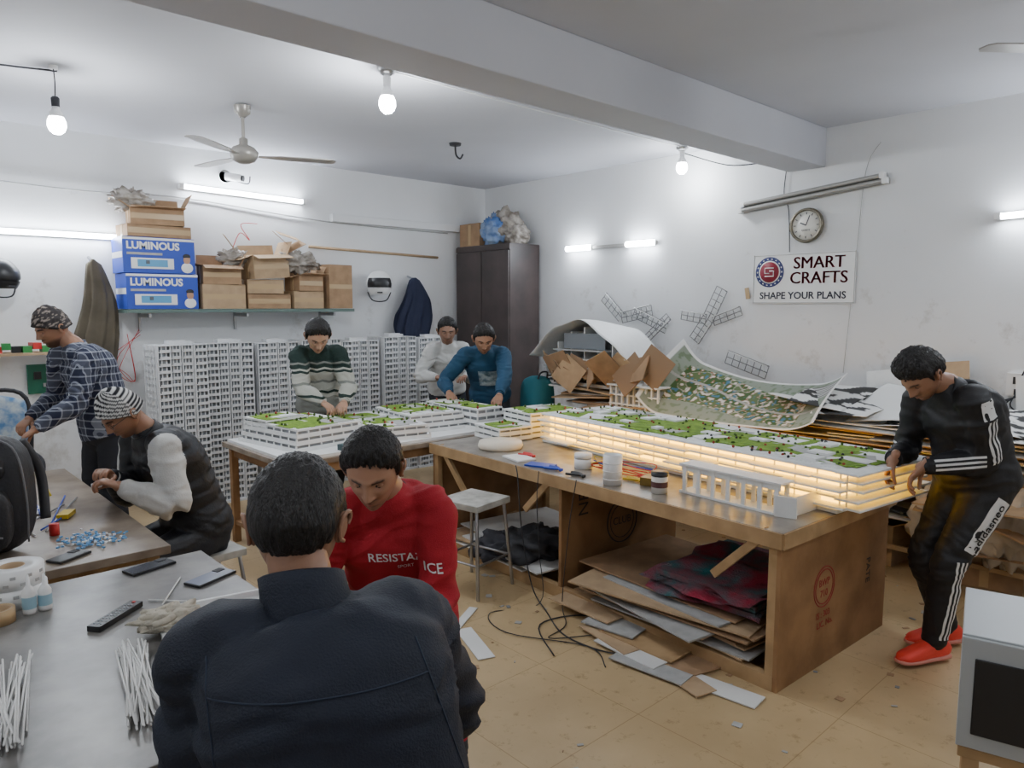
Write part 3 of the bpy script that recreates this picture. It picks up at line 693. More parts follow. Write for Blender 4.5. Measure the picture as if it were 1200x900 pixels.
lattice('lattice_truss_model',[(5.96,3.55,1.28),(5.96,3.15,1.16)],.12,Mlat2)

# ---------------------------------------------------------------- stools / chair / bag
def stool(c,h,rz,seat=M_white2,w=.32):
    b=B(); b.box((0,0,h-.02),(w,w,.04),seat)
    for sx in(-1,1):
        for sy in(-1,1): b.tube([(sx*(w/2-.03),sy*(w/2-.03),h-.04),(sx*(w/2+.01),sy*(w/2+.01),0.0)],.011,M_metal,sub=1)
    q=w/2-.01
    for a in((-q,-q,q,-q),(q,-q,q,q),(q,q,-q,q),(-q,q,-q,-q)): b.tube([(a[0],a[1],h*.35),(a[2],a[3],h*.35)],.008,M_metal,sub=1)
    return b.done('stool',(c[0],c[1],0),rz,bev=.004)
Mseat=mat('worn_seat',(.55,.54,.50),.5,c2=(.33,.32,.29),vs=12)
stool((2.80,3.38),.57,10,Mseat); stool((1.36,3.93),.44,5,Mseat); stool((1.38,2.10),.51,30,Mseat); stool((.61,.96),.57,10,Mseat)
Mmesh=mat('blue_check_cloth',(.12,.28,.55),.8,c2=(.60,.68,.72),vs=18)
b=B()
def back(u,v): return V((.62+.52*u,5.78+.05*math.sin(math.pi*u)-.0,.62+.52*v-.06*(2*u-1)**2))
b.grid(back,20,14,Mmesh); b.box((.88,5.55,.45),(.48,.46,.05),M_dark)
b.tube([(.62,5.78,.6),(.62,5.79,1.1),(.88,5.83,1.16),(1.14,5.79,1.1),(1.14,5.78,.6)],.015,M_dark)
b.tube([(1.14,5.77,.72),(1.16,5.5,.70),(1.14,5.38,.62),(1.12,5.4,.45)],.016,M_dark); b.tube([(.62,5.77,.72),(.60,5.5,.70),(.62,5.38,.62),(.64,5.4,.45)],.016,M_dark)
b.cyl((.88,5.55,.12),(.88,5.55,.44),.03,M_metal)
for k in range(5): a=math.radians(72*k+10); b.tube([(.88,5.55,.12),(.88+.26*math.cos(a),5.55+.26*math.sin(a),.05)],.018,M_dark,sub=1); b.sph((.88+.27*math.cos(a),5.55+.27*math.sin(a),.028),.028,M_black,nu=10,nv=8)
b.done('office_chair',loc=(-.22,.25,0),solid=.004)
b=B(); b.M=Matrix.Translation((.38,3.54,.752))@rotm(-35)
M_bag=mat('black_nylon',(.018,.018,.022),.6,bump=.3,bs=90)
def rb(c,r,p=3.2,mt=None):
    mt=mt or M_bag
    vs=[];nu,nv=32,20
    for j in range(nv+1):
        t=math.pi*j/nv
        for i in range(nu):
            a=2*math.pi*i/nu; d=V((math.sin(t)*math.cos(a),math.sin(t)*math.sin(a),math.cos(t))); k=(abs(d.x)**p+abs(d.y)**p+abs(d.z)**p)**(-1/p)
            q=1+.03*noise.noise(d*4+V(c)); vs.append((c[0]+d.x*k*r[0]*q,c[1]+d.y*k*r[1]*q,c[2]+d.z*k*r[2]*q))
    b.add(vs,[(j*nu+i,(j+1)*nu+i,(j+1)*nu+(i+1)%nu,j*nu+(i+1)%nu) for j in range(nv) for i in range(nu)],mt,sm=True)
M_zip=mat('bag_zip',(.16,.16,.17),.5)
rb((0,0,.24),(.17,.10,.24)); rb((0,-.10,.16),(.14,.05,.14)); rb((0,-.08,.36),(.12,.04,.06))
for z_ in(.28,.10,.37): b.tube([(-.13,-.15 if z_<.3 else -.12,z_),(0,-.16 if z_<.3 else -.125,z_+.01),(.13,-.15 if z_<.3 else -.12,z_)],.004,M_zip)
b.tube([(-.04,0,.47),(-.03,0,.52),(.03,0,.52),(.04,0,.47)],.01,M_zip)
b.tube([(.168,-.04,.05),(.175,-.05,.25),(.14,-.06,.44),(0,-.06,.475),(-.14,-.06,.44)],.004,M_zip)
b.tube([(.1,.09,.44),(.14,.14,.3),(.16,.12,.1)],.02,M_dark); b.tube([(-.1,.09,.44),(-.14,.14,.3),(-.16,.12,.1)],.02,M_dark)
b.M=Matrix.Identity(4); b.done('backpack')

# ---------------------------------------------------------------- items on the near tables
def roll(c,r,h,ri,mt,name='tape_roll',band=True):
    b=B(); x,y,z=c
    b.lathe((x,y,z),[(ri,0),(r,0),(r,h),(ri,h),(ri,0)],mt,n=40)
    b.lathe((x,y,z),[(ri-.001,-.0),(ri-.001,h),(ri-.006,h),(ri-.006,0)],M_card2,n=32)
    if band:
        for k in range(12):
            a=2*math.pi*k/12
            for zz in(h*.3,h*.7): b.box((x+r*math.cos(a+zz*9),y+r*math.sin(a+zz*9),z+zz),(.002,.016,.010),M_grey,r=math.degrees(a+zz*9))
    b.done(name)
roll((.37,2.88,.751),.092,.062,.038,M_white2); roll((.365,2.885,.815),.092,.062,.038,M_white2)
roll((.30,2.72,.751),.045,.045,.034,M_tape,band=False)
def bottle(c,h=.10):
    b=B(); b.lathe(c,[(0,0),(.018,0),(.020,.01),(.020,h*.55),(.012,h*.68),(.007,h*.72),(.003,h),(0,h)],M_white2,n=20)
    b.lathe(c,[(.0204,h*.15),(.0206,h*.45)],mat('glue_label',(.35,.55,.65),.4),n=20); b.done('glue_bottle')
bottle((.385,2.735,.751),.13); bottle((.43,2.74,.751),.12)
def phone(c,rz,mt,l=.16):
    b=B(); b.box((0,0,.005),(.078,l,.009),M_black); b.box((0,0,.0102),(.072,l-.008,.001),mt); b.box((-.02,l/2-.03,.0115),(.03,.035,.003),M_dark)
    b.done('smartphone',(c[0],c[1],.751),rz,bev=.002)
phone((.80,2.91),-75,mat('phone_back',(.06,.07,.09),.2),.17); phone((.93,2.64),-68,mat('phone_screen',(.25,.27,.33),.12),.17); phone((.60,3.25),-60,M_black,.14)
b=B(); b.box((0,0,.010),(.045,.20,.018),M_black)
for i in range(8):
    for j in range(3): b.box((-.012+.012*j,-.08+.02*i,.0205),(.005,.007,.002),M_dk2)
b.box((0,.085,.0205),(.01,.01,.003),M_red); b.done('remote_control',(.58,2.50,.751),-52,bev=.003)
b=B(); rs=random.Random(2)
for i in range(34):
    a=V((.55+rs.uniform(-.05,.04),2.20+rs.uniform(-.02,.04),.757+rs.uniform(0,.03))); c=V((.46+rs.uniform(-.035,.05),1.80+rs.uniform(-.04,.03),.757+rs.uniform(0,.03)))
    b.tube([a,c],.0028,M_sticks,n=5,sub=1)
b.done('plastic_rods')
b=B()
for i in range(26):
    a=V((.27+rs.uniform(-.06,.06),2.32+rs.uniform(-.05,.05),.757+rs.uniform(0,.03))); c=V((.19+rs.uniform(-.04,.04),1.90+rs.uniform(-.04,.03),.757+rs.uniform(0,.03)))
    b.tube([a,c],.0028,M_sticks,n=5,sub=1)
b.tube([(.33,2.4,.757),(.25,1.95,.757)],.003,M_sticks,n=5,sub=1); b.done('plastic_rods')
b=B(); b.tube([(.70,2.58,.755),(.90,2.35,.757)],.0025,M_sticks,sub=1); b.tube([(.85,2.72,.755),(.72,2.50,.757)],.0025,M_sticks,sub=1); b.done('plastic_rods')
b=B(); b.M=Matrix.Translation((.80,2.18,.752))@rotm(-12)
b.box((0,0,.006),(.34,.42,.012),M_white)
for s in(-1,1): b.box((s*.165,0,.02),(.012,.42,.02),M_white); b.box((0,s*.205,.02),(.34,.012,.02),M_white)
for i in range(6): b.tube([(-.12+.02*i,-.16,.022),(-.12+.03*i,.15,.024)],.003,M_sticks,n=5,sub=1)
b.M=Matrix.Identity(4); b.done('foam_tray')
b=B()
Mcl=mat('cream_muslin',(.58,.53,.43),.95,var=.25,vs=30,bump=.4,bs=60)
for k in range(12):
    p=[(.68+rnd(-.075,.075),2.28+rnd(-.06,.06),.79+rnd(0,.03)) for _ in range(5)]; b.tube(p,.010,Mcl,n=8)
b.sph((.68,2.28,.795),(.085,.07,.03),Mcl,amp=.6,nu=30,nv=20); b.done('muslin_cloth')
b=B(); rs=random.Random(4); Mbead=mat('blue_beads',(.12,.32,.58),.35)
for i in range(170): b.box((.72+rs.gauss(0,.055),3.42+rs.gauss(0,.055),.757+rs.uniform(0,.006)),(.012,.008,.006),Mbead if i%4 else M_white2,r=rs.uniform(0,180))
b.done('blue_model_parts')
b=B()
for i in range(12): b.tube([(.55+rs.uniform(-.15,.2),3.75+rs.uniform(-.2,.5),.757),(.6+rs.uniform(-.15,.25),3.95+rs.uniform(-.2,.5),.760)],.004,[M_sticks,M_metal,M_blue][i%3],n=6,sub=1)
b.box((.5,4.2,.756),(.3,.4,.006),M_paper,r=12); b.box((.72,3.9,.765),(.05,.1,.02),mat('yellow_cutter',(.7,.5,.02),.4),r=-30); b.tube([(.66,4.4,.757),(.60,4.42,.88),(.68,4.42,.93),(.74,4.35,.76)],.006,mat('yellow_cord',(.7,.55,.05),.4))
b.lathe((.62,3.62,.752),[(0,0),(.02,0),(.02,.05),(0,.05)],M_red,n=16); b.lathe((.68,4.6,.752),[(0,0),(.022,0),(.022,.09),(.008,.11),(0,.12)],mat('cyan_bottle',(.1,.4,.5),.4),n=16)
b.done('craft_tools')
b=B(); b.sph((3.02,4.47,.81),(.07,.05,.05),mat('grey_cloth',(.12,.16,.17),.8),amp=.4,nu=30,nv=20); b.box((2.86,4.45,.81),(.16,.09,.08),mat('green_bag',(.06,.10,.11),.7),r=12); b.done('tool_pouch',(-.35,-.1,-.04))
b=B(); rb((4.85,4.9,.86),(.15,.14,.22),mt=M_teal); rb((5.0,4.97,.32),(.2,.18,.32),mt=M_dark); b.tube([(4.78,4.82,1.06),(4.80,4.80,1.12),(4.88,4.80,1.12),(4.9,4.82,1.06)],.008,M_dark); b.done('rucksack')
b=B(); b.lathe((3.92,4.5,.77),[(0,0),(.03,0),(.032,.1),(.012,.13),(.012,.15),(0,.15)],M_white2,n=20); b.done('glue_jar')

# microwave
b=B(); fx,fy=2.09,.29; n_=V((-.969,-.249,0)); r_=V((.249,-.969,0))
S=basis(V((fx,fy,.62))-n_*.18,r_,-n_,(0,0,1)); b.M=S
Mov=mat('oven_enamel',(.40,.42,.43),.35)
b.box((0,0,.155),(.47,.36,.30),Mov); b.box((0,-.184,.155),(.47,.012,.29),Mov); b.box((-.04,-.192,.15),(.33,.006,.20),M_black); b.box((.185,-.192,.15),(.07,.006,.24),M_dk)
b.cyl((.185,-.195,.22),(.185,-.215,.22),.022,Mov); b.cyl((.185,-.195,.1),(.185,-.215,.1),.022,Mov); b.tube([(.125,-.19,.06),(.125,-.22,.07),(.125,-.22,.24),(.125,-.19,.25)],.008,Mov)
b.M=Matrix.Identity(4); b.done('microwave_oven',bev=.018)
b=B(); b.M=basis(V((fx,fy,0))-n_*.20,r_,-n_,(0,0,1)); b.box((0,0,.60),(.46,.36,.03),M_wood)
for sx in(-1,1):
    for sy in(-1,1): b.box((sx*.20,sy*.15,.293),(.04,.04,.586),M_wood)
b.M=Matrix.Identity(4); b.done('side_table',bev=.003)

# ================================================================ PEOPLE
def smooth(a,b_,x): t=np.clip((x-a)/(b_-a),0,1); return t*t*(3-2*t)
def remesh(vs,fs,vox,it=4,fac=.5):
    me=bpy.data.meshes.new('r'); me.from_pydata([tuple(v) for v in vs],[],fs); o=bpy.data.objects.new('r',me); col.objects.link(o)
    m1=o.modifiers.new('a','REMESH'); m1.mode='VOXEL'; m1.voxel_size=vox
    m2=o.modifiers.new('b','SMOOTH'); m2.iterations=it; m2.factor=fac
    dg=bpy.context.evaluated_depsgraph_get(); e=bpy.data.meshes.new_from_object(o.evaluated_get(dg))
    n=len(e.vertices); a=np.empty(n*3); e.vertices.foreach_get('co',a); nn=np.empty(n*3); e.vertices.foreach_get('normal',nn)
    F=[tuple(p.vertices) for p in e.polygons]
    bpy.data.objects.remove(o); bpy.data.meshes.remove(me); bpy.data.meshes.remove(e)
    return a.reshape(-1,3),nn.reshape(-1,3),F
def loft(vs,fs,P,R,side,n=20,sub=4,p=2.2):
    PP=cat([V(x) for x in P],sub); RR=cat([V((r[0],r[1],0)) if not isinstance(r,(int,float)) else V((r,r,0)) for r in R],sub)
    o=len(vs); k=len(PP)
    for i,c in enumerate(PP):
        t=(PP[min(i+1,k-1)]-PP[max(i-1,0)]).normalized(); s=side-t*side.dot(t)
        s=s.normalized() if s.length>.05 else t.orthogonal().normalized()
        f=t.cross(s)
        for j in range(n):
            a=2*math.pi*j/n; ca,sa=math.cos(a),math.sin(a)
            x=math.copysign(abs(ca)**(2/p),ca)*max(RR[i].x,.003); y=math.copysign(abs(sa)**(2/p),sa)*max(RR[i].y,.003); vs.append(c+s*x+f*y)
    for i in range(k-1):
        for j in range(n): fs.append((o+i*n+j,o+i*n+(j+1)%n,o+(i+1)*n+(j+1)%n,o+(i+1)*n+j))
    for (i,sg) in((0,-1),(k-1,1)):
        t=(PP[min(i+1,k-1)]-PP[max(i-1,0)]).normalized()*sg; base=o+i*n; ctr=PP[i]; rr=min(RR[i].x,RR[i].y)
        o2=len(vs)
        for j in range(n): vs.append(ctr+(vs[base+j]-ctr)*.7+t*rr*.6)
        vs.append(ctr+t*rr*.85)
        for j in range(n):
            q=(base+j,base+(j+1)%n,o2+(j+1)%n,o2+j); q2=(o2+j,o2+(j+1)%n,o2+n)
            if sg>0: fs.append(q); fs.append(q2)
            else: fs.append(tuple(reversed(q))); fs.append(tuple(reversed(q2)))
def ik(a,c,l1,l2,pole):
    a=V(a);c=V(c);d=c-a;L=d.length
    if L>(l1+l2)*.995: k=L/(l1+l2)*1.005; l1*=k; l2*=k
    u=d.normalized(); x=(l1*l1-l2*l2+L*L)/(2*L); h=math.sqrt(max(l1*l1-x*x,0)); p=V(pole); p=p-u*p.dot(u); p.normalize()
    return a+u*x+p*h
_hc={}
def handmesh(curl):
    if curl in _hc: return _hc[curl]
    vs=[];fs=[];X=V((1,0,0))
    loft(vs,fs,[(0,-.035,0),(0,.0,0),(-.002,.035,0),(0,.07,0),(0,.09,-.002)],[(.026,.021),(.027,.019),(.036,.017),(.041,.014),(.038,.011)],X,n=16)
    c0=curl
    for x,l,y0 in((-.029,.072,.083),(-.0095,.080,.087),(.0105,.075,.085),(.029,.060,.078)):
        p=V((x,y0-.02,0)); ang=0; P=[p.copy(),V((x,y0,-.001))]; q=P[1].copy()
        for s,k in((.46,1),(.30,1.15),(.24,.8)):
            ang+=c0*k; q=q+V((x*.12,math.cos(ang),-math.sin(ang))).normalized()*l*s; P.append(q.copy())
        loft(vs,fs,P,[.0095,.0092,.0082,.0076,.0062],X,n=10,sub=3)
    P=[V((-.012,.015,-.006)),V((-.034,.035,-.012)),V((-.052,.060,-.020-.01*c0)),V((-.056,.082,-.028-.022*c0)),V((-.050,.098,-.036-.03*c0))]
    loft(vs,fs,P,[.014,.0135,.0105,.0095,.0070],V((0,0,1)),n=10,sub=3)
    r=remesh(vs,fs,.0032,3,.4); _hc[curl]=r; return r
def hdir(nu,nv,k=.45):
    u=np.linspace(0,2*np.pi,nu,endpoint=False); ph=u-k*np.sin(u); th=np.linspace(.0001,np.pi-.0001,nv)
    PH,TH=np.meshgrid(ph,th); x=(np.sin(TH)*np.sin(PH)).ravel(); y=(np.sin(TH)*np.cos(PH)).ravel(); z=np.cos(TH).ravel()
    F=[(j*nu+i,(j+1)*nu+i,(j+1)*nu+(i+1)%nu,j*nu+(i+1)%nu) for j in range(nv-1) for i in range(nu)]
    return x,y,z,PH.ravel(),F
def hbase(x,y,z):
    t=np.clip(-z,0,1); X=.076*x*(1-.30*t**1.6)*(1-.10*np.clip(y,0,1)*np.clip(t*2,0,1)); Y=.096*y; Z=.118*z
    Y=np.where(y<0,Y*(1-.42*t),Y*(1-.06*t)); Y=Y+.028*t*t-.002
    X=X*(1+.05*np.clip(z,0,1)*(1-np.clip(z,0,1))*2); return X,Y,Z
def g(x,m,s): return np.exp(-((x-m)/s)**2)
_ht={}
def headmesh(beard):
    if beard in _ht: return _ht[beard]
    x,y,z,ph,F=hdir(104,104); X,Y,Z=hbase(x,y,z); f=smooth(.1,.5,y)
    aX=np.abs(X); d=np.zeros_like(X)
    amp=np.interp(Z,[-.040,-.034,-.026,.0,.022,.035],[0,.016,.027,.012,.004,0]); d+=amp*g(X,0,.0105)
    d+=.010*g(aX,.012,.007)*g(Z,-.029,.007)
    d-=.013*g(aX,.031,.015)*g(Z,.006,.011); d+=.005*g(aX,.030,.020)*g(Z,.026,.007)+.003*g(X,0,.03)*g(Z,.03,.012)
    d+=.0075*g(X,0,.019)*g(Z,-.0515,.0045)+.0085*g(X,0,.017)*g(Z,-.0625,.005)-.004*g(X,0,.022)*g(Z,-.0568,.0022)
    d-=.003*g(X,0,.004)*g(Z,-.043,.005); d-=.004*g(X,0,.02)*g(Z,-.075,.006); d+=.007*g(X,0,.018)*g(Z,-.095,.014)
    d+=.005*g(aX,.042,.016)*g(Z,-.020,.018)-.004*g(aX,.05,.012)*g(Z,-.055,.02)
    Y=Y+d*f
    C=np.ones((len(X),3))
    def mixc(w,c):
        nonlocal C; w=(w*f)[:,None]; C=C*(1-w)+np.array(c)*w
    mixc(np.clip(g(X,0,.021)**2*(g(Z,-.052,.0045)+g(Z,-.062,.0055)),0,1)*.8,(.75,.45,.45))
    bw=np.clip(smooth(.012,.018,aX)*(1-smooth(.044,.052,aX))*g(Z,.0275-.004*np.abs(aX-.03)/.02,.0042)*1.5,0,1); mixc(bw,(.08,.07,.07))
    mixc(.35*g(aX,.031,.014)*g(Z,.0,.010),(.5,.42,.4))
    if beard:
        w=np.clip(g(X,0,.026)*g(Z,-.043,.0055)*1.3,0,1)*beard; mixc(w,(.10,.08,.08))
        jaw=smooth(-.045,-.075,Z)*np.clip(1-g(X,0,.02)*g(Z,-.057,.010),0,1)*(.35 if beard<.9 else .85)
        w=jaw*smooth(-.4,.1,y); w=w[:,None]; C=C*(1-w)+np.array((.14,.12,.12))*w
    r=(np.stack([X,Y,Z],1),F,C); _ht[beard]=r; return r
M_hair=mat('black_hair',(.012,.010,.010),.45,bump=.8,bsv=(260,260,40))
def hairmesh(b,M,mt,th=.016,seed=0,front=.62,mess=1.,back_=-.55):
    x,y,z,ph,F=hdir(150,110,.0); X,Y,Z=hbase(x,y,z)
    hz=np.sqrt(x*x+y*y)+1e-6; yy=y/hz
    T=.08+(front-.08)*np.clip(yy,0,1)**.9+(back_-.08)*np.clip(-yy,0,1)**.8-.28*np.exp(-((yy-.20)/.09)**2)
    P=np.stack([X,Y,Z],1); out=[]
    for i in range(len(x)):
        e=math.exp(-(((y[i]+.09)/.26)**2+((z[i]-.0)/.30)**2)) if abs(x[i])>.5 else 0
        jag=.08*noise.noise(V((x[i]*9+seed,y[i]*9,0)))+.05*noise.noise(V((x[i]*30+seed,y[i]*30,0)))
        q=z[i]-T[i]-jag
        w=min(max((q+.03)/.07,0),1); w=w*w*(3-2*w); gr=min(max(q/.45,0),1); gr=gr*(2-gr)
        st=noise.noise(V((x[i]*24+seed,y[i]*24,z[i]*4)))*.6+noise.noise(V((x[i]*7+3*z[i],y[i]*7+seed,z[i]*3)))*.6
        lift=1+.35*max(0,z[i])+.35*max(0,y[i])*max(0,z[i])*2
        h=(.004+th*.75*gr*lift+.006*mess*gr*st)*w*(1-.8*e)-.008*(1-w)
        out.append(V(P[i])+V((x[i],y[i],z[i]))*h)
    b.add(out,F,mt,sm=True,M=M)
def capmesh(b,M,mt,cfn,th=.012,low=.30,amp=.002,tall=0.):
    x,y,z,ph,F=hdir(90,70,.0); X,Y,Z=hbase(x,y,z); P=np.stack([X,Y,Z],1); out=[];cs=[]
    hz=np.sqrt(x*x+y*y)+1e-6; yy=y/hz
    T=low*np.clip(yy,-.2,1)*.9-.05
    w=smooth(-.02,.03,z-T)
    for i in range(len(x)):
        h=(th+amp*noise.noise(V((x[i]*6,y[i]*6,z[i]*6)))+.004*math.exp(-((z[i]-T[i]-.08)/.06)**2))*w[i]-.01*(1-w[i])
        p=V(P[i])+V((x[i],y[i],z[i]))*h; p.z+=tall*max(0,z[i])**2; out.append(p); cs.append(cfn(z[i]-T[i],ph[i],x[i],y[i],z[i]))
    b.add(out,F,mt,sm=True,M=M,cols=cs)
def az2(a): a=math.radians(a); return V((math.sin(a),math.cos(a),0))
def person(name,pel,neck,az,head,haz,hpitch,wr,wl,ar,al,skin,top,pants,sleeve=None,hem=-.02,poleR=None,poleL=None,
           hair=dict(),cap=None,beard=0,loose=0.,collar='round',colm=None,handR=None,handL=None,shoe=None,toe=None,curl=.45,roll=0,extra=None,kneepole=None,belly=0,puff=0,hs=1.0,cuffm=None,sw=.165,colh=1.,fold=1.):
    b=B(); pel=V(pel);neck=V(neck);head=V(head); fw=az2(az); rt=V((fw.y,-fw.x,0)); up=V((0,0,1)); s=(neck-pel).normalized(); L=(neck-pel).length
    nb=(-fw+s*fw.dot(s)).normalized()
    sleeve=sleeve or top
    shc=neck-s*.055; sh={1:shc+rt*sw,-1:shc-rt*sw}
    wr=V(wr);wl=V(wl); W={1:wr,-1:wl}
    for k in(1,-1):
        dd=(W[k]-sh[k]); sh[k]=sh[k]+V((dd.x,dd.y,0)).normalized()*.03
    pole={1:poleR or (rt*.6-up*.6-fw*.5),-1:poleL or (-rt*.6-up*.6-fw*.5)}
    el={k:ik(sh[k],W[k],.30,.26,pole[k]) for k in(1,-1)}
    hip={k:pel+rt*.088*k-V((0,0,.03)) for k in(1,-1)}; A={1:V(ar),-1:V(al)}
    kp=kneepole or fw
    kn={k:ik(hip[k],A[k],.43,.41,kp+rt*.12*k) for k in(1,-1)}
    l=loose; vs=[];fs=[]
    def sp(t,o=0): return pel+s*L*t+nb*(.030*math.sin(math.pi*min(max(t,0),1))+o)
    loft(vs,fs,[pel-s*.10,sp(0),sp(.25,.0),sp(.5),sp(.74,.004),sp(.89,-.002),sp(.97,-.012),neck+s*.02-nb*.01],
         [(.145,.10),(.172+l,.125+l),(.158+l,.118+l+belly),(.163+l,.122+l+belly*.6),(.180+l,.126+l),(.160+l,.100+l*.7),(.10,.08),(.062,.06)],rt,n=28,p=2.5)
    if hem>-.5: loft(vs,fs,[sp(.22),sp(.1),sp(hem)],[(.158+l,.12+l),(.176+l,.132+l),(.180+l,.136+l)],rt,n=28,sub=3,p=2.4)
    segs=[]
    for k in(1,-1):
        a0=shc+rt*.10*k; S_=sh[k];E=el[k];Wk=W[k]; d=(Wk-E).normalized()
        loft(vs,fs,[a0,S_,S_.lerp(E,.45),E,E.lerp(Wk,.45),Wk-d*.02],[.062+l*.5,.061+l*.6,.053+l*.7,.046+l*.7,.043+l*.7,.033+l*.4],fw,n=18)
        H=hip[k];K=kn[k];An=A[k]
        loft(vs,fs,[H+up*.02,H.lerp(K,.15),H.lerp(K,.55),K,K.lerp(An,.35),An+up*.01],[.098,.096+l*.3,.082+l*.3,.064+l*.3,.062+l*.3,.050+l*.2],rt,n=18)
        segs+=[(S_,E,.06,'arm'),(E,Wk,.045,'arm'),(H,K,.085,'leg'),(K,An,.06,'leg')]
    segs.append((pel+s*L*.0,neck,.15,'torso'))
    P,NN,F=remesh(vs,fs,.0090,5,.5)
    Q=np.empty(len(P)); sd=len(name)*1.7
    J=[el[1],el[-1],kn[1],kn[-1],pel+s*L*.2,sh[1]-s*.08,sh[-1]-s*.08]
    for i in range(len(P)):
        p=V(P[i]); q=V((p.dot(rt)*5,p.dot(fw)*5,p.z*10+sd)); w_=noise.noise(q*.6)*1.5; q=q+V((w_,w_,-w_)); r=noise.noise(q)+.5*noise.noise(q*2.3); r=1-abs(r)*2.6
        dm=min((p-j).length for j in J); k=(.0035+.009*math.exp(-(dm/.12)**2))*fold
        Q[i]=k*r
        if puff: Q[i]+=puff*abs(math.sin(((p-pel).dot(s))*math.pi/.075))**.6*(1 if (p-pel).dot(s)>.02 and abs((p-pel).dot(rt))<.2 else 0)
    P=P+NN*Q[:,None]
    C=P[np.array([f[:4] if len(f)>3 else (*f,f[0]) for f in F])].mean(1)
    best=np.full(len(C),9.);lab=np.zeros(len(C),int)
    for i,(a,c,r,nm) in enumerate(segs):
        a=np.array(a);c=np.array(c);d=c-a; t=np.clip(((C-a)@d)/(d@d),0,1); dist=np.linalg.norm(C-(a+t[:,None]*d),axis=1)/r
        m_=dist<best; best[m_]=dist[m_]; lab[m_]=i
    tt=(C-np.array(pel))@np.array(s)/L; lat=np.abs((C-np.array(neck))@np.array(rt))
    ml=[]
    for i in range(len(C)):
        nm=segs[lab[i]][3]
        if nm=='arm': ml.append(sleeve if (sleeve is top or lat[i]>.165) else top)
        elif tt[i]<hem+.005 or (nm=='leg' and tt[i]<hem+.01) : ml.append(pants)
        else: ml.append(top)
    b.add(P,F,ml,sm=True)
    bvh=BVHTree.FromPolygons([V(p) for p in P],F)
    hf=az2(haz); pr=math.radians(hpitch); hy=(hf*math.cos(pr)-up*math.sin(pr)); hr=V((hf.y,-hf.x,0))
    if roll:
        Rm=Matrix.Rotation(math.radians(roll),3,hy); hr=Rm@hr
    hz_=hr.cross(hy).normalized(); HM=basis(head,hr*hs,hy*hs,hz_*hs)
    hp,hF,hC=headmesh(beard); b.add(hp,hF,skin,sm=True,cols=[tuple(c) for c in hC],M=HM)
    nv=[];nf=[]; top_n=HM@V((0,-.022,-.035)); loft(nv,nf,[neck-s*.06,neck+s*.01,neck.lerp(top_n,.5),top_n],[.062,.060,.054,.052],rt,n=20)
    b.add(nv,nf,skin,sm=True)
    for k in(1,-1):
        b.sph(HM@V((.031*k,.0655,.006)),.0125*hs,M_eyew,nu=14,nv=10)
        b.sph(HM@V((.031*k,.0725,.0015)),.0068*hs,M_iris,nu=10,nv=8)
        S_=b.M; b.M=HM@Matrix.Translation((.031*k,.0655,.006))@rotm((-22 if hpitch>12 else -2,0,0)); b.sph((0,0,0),.0139,skin,nu=18,nv=8,th1=math.radians(90)); b.M=S_
        S_=b.M; b.M=HM@Matrix.Translation((.082*k,-.010,-.004))@rotm((-8,k*10,-k*30)); b.sph((0,0,0),(.007,.017,.030),skin,nu=14,nv=12)
        b.tube([(.006*k,.008,-.024),(.010*k,-.010,-.020),(.012*k,-.020,.0),(.012*k,-.016,.022),(.010*k,.0,.031),(.006*k,.012,.022),(.004*k,.012,.008)],.0042,skin,n=8,sub=4); b.M=S_
    if cap: cap(b,HM)
    if hair is not None: hairmesh(b,HM,**{**dict(mt=M_hair),**hair})
    nd=(top_n-neck).normalized(); cm=colm or top; e1=rt; e2=nd.cross(e1).normalized()
    def cring(r,h,tr,n=28):
        pts=[neck-s*.015+nd*h+e1*math.cos(2*math.pi*i/n)*r*1.06+e2*(math.sin(2*math.pi*i/n)*r) for i in range(n+1)]; b.tube(pts,tr,cm,n=8,sub=1)
    if collar=='round': cring(.066,.012,.011)
    elif collar=='stand':
        nv=[];nn=32
        for (rr,hh) in((.080,-.015),(.076,.01),(.072,.035),(.071,.052),(.065,.054),(.060,.03),(.060,.0)):
            for i in range(nn):
                a=2*math.pi*i/nn; nv.append(neck-s*.015+nd*hh*colh+e1*math.cos(a)*rr*1.06+e2*math.sin(a)*rr)
        b.add(nv,[(j*nn+i,j*nn+(i+1)%nn,(j+1)*nn+(i+1)%nn,(j+1)*nn+i) for j in range(6) for i in range(nn)],cm,sm=True)
    elif collar=='shirt':
        for q in range(3): cring(.070+.003*q,.006+.009*q,.008)
    for k,hd in((1,handR),(-1,handL)):
        d=(W[k]-el[k]).normalized(); hd=hd or {}
        dr=V(hd.get('dir',d)).normalized(); pn=V(hd.get('palm',(0,0,-1))); z_=-(pn-dr*pn.dot(dr)).normalized(); x_=dr.cross(z_).normalized()
        hp_,hn_,hF_=handmesh(hd.get('curl',curl)); HMM=basis(W[k],x_*k,dr,z_); b.add(hp_,hF_,skin,sm=True,M=HMM)
        nv=[];nf=[]; loft(nv,nf,[W[k]-d*.05,W[k],W[k]+dr*.02],[.028,.026,.025],fw,n=14); b.add(nv,nf,skin,sm=True)
        b.cyl(W[k]-d*.045,W[k]-d*.008,.037+l*.4,cuffm or sleeve,r1=.034+l*.4,n=20)
    for k in(1,-1):
        tf=(V(toe[0 if k==1 else 1]) if toe else fw); tf=V((tf.x,tf.y,0)).normalized(); sd_=V((tf.y,-tf.x,0)); sm_,so=shoe or (M_black,M_dark)
        a=A[k]; g0=V((a.x,a.y,a.z-.085)); nv=[];nf=[]
        loft(nv,nf,[g0-tf*.075+up*.045,g0-tf*.03+up*.055,g0+tf*.04+up*.052,g0+tf*.11+up*.040,g0+tf*.175+up*.030,g0+tf*.20+up*.026],[(.028,.035),(.036,.055),(.038,.050),(.044,.036),(.040,.026),(.022,.016)],sd_,n=20,p=2.6)
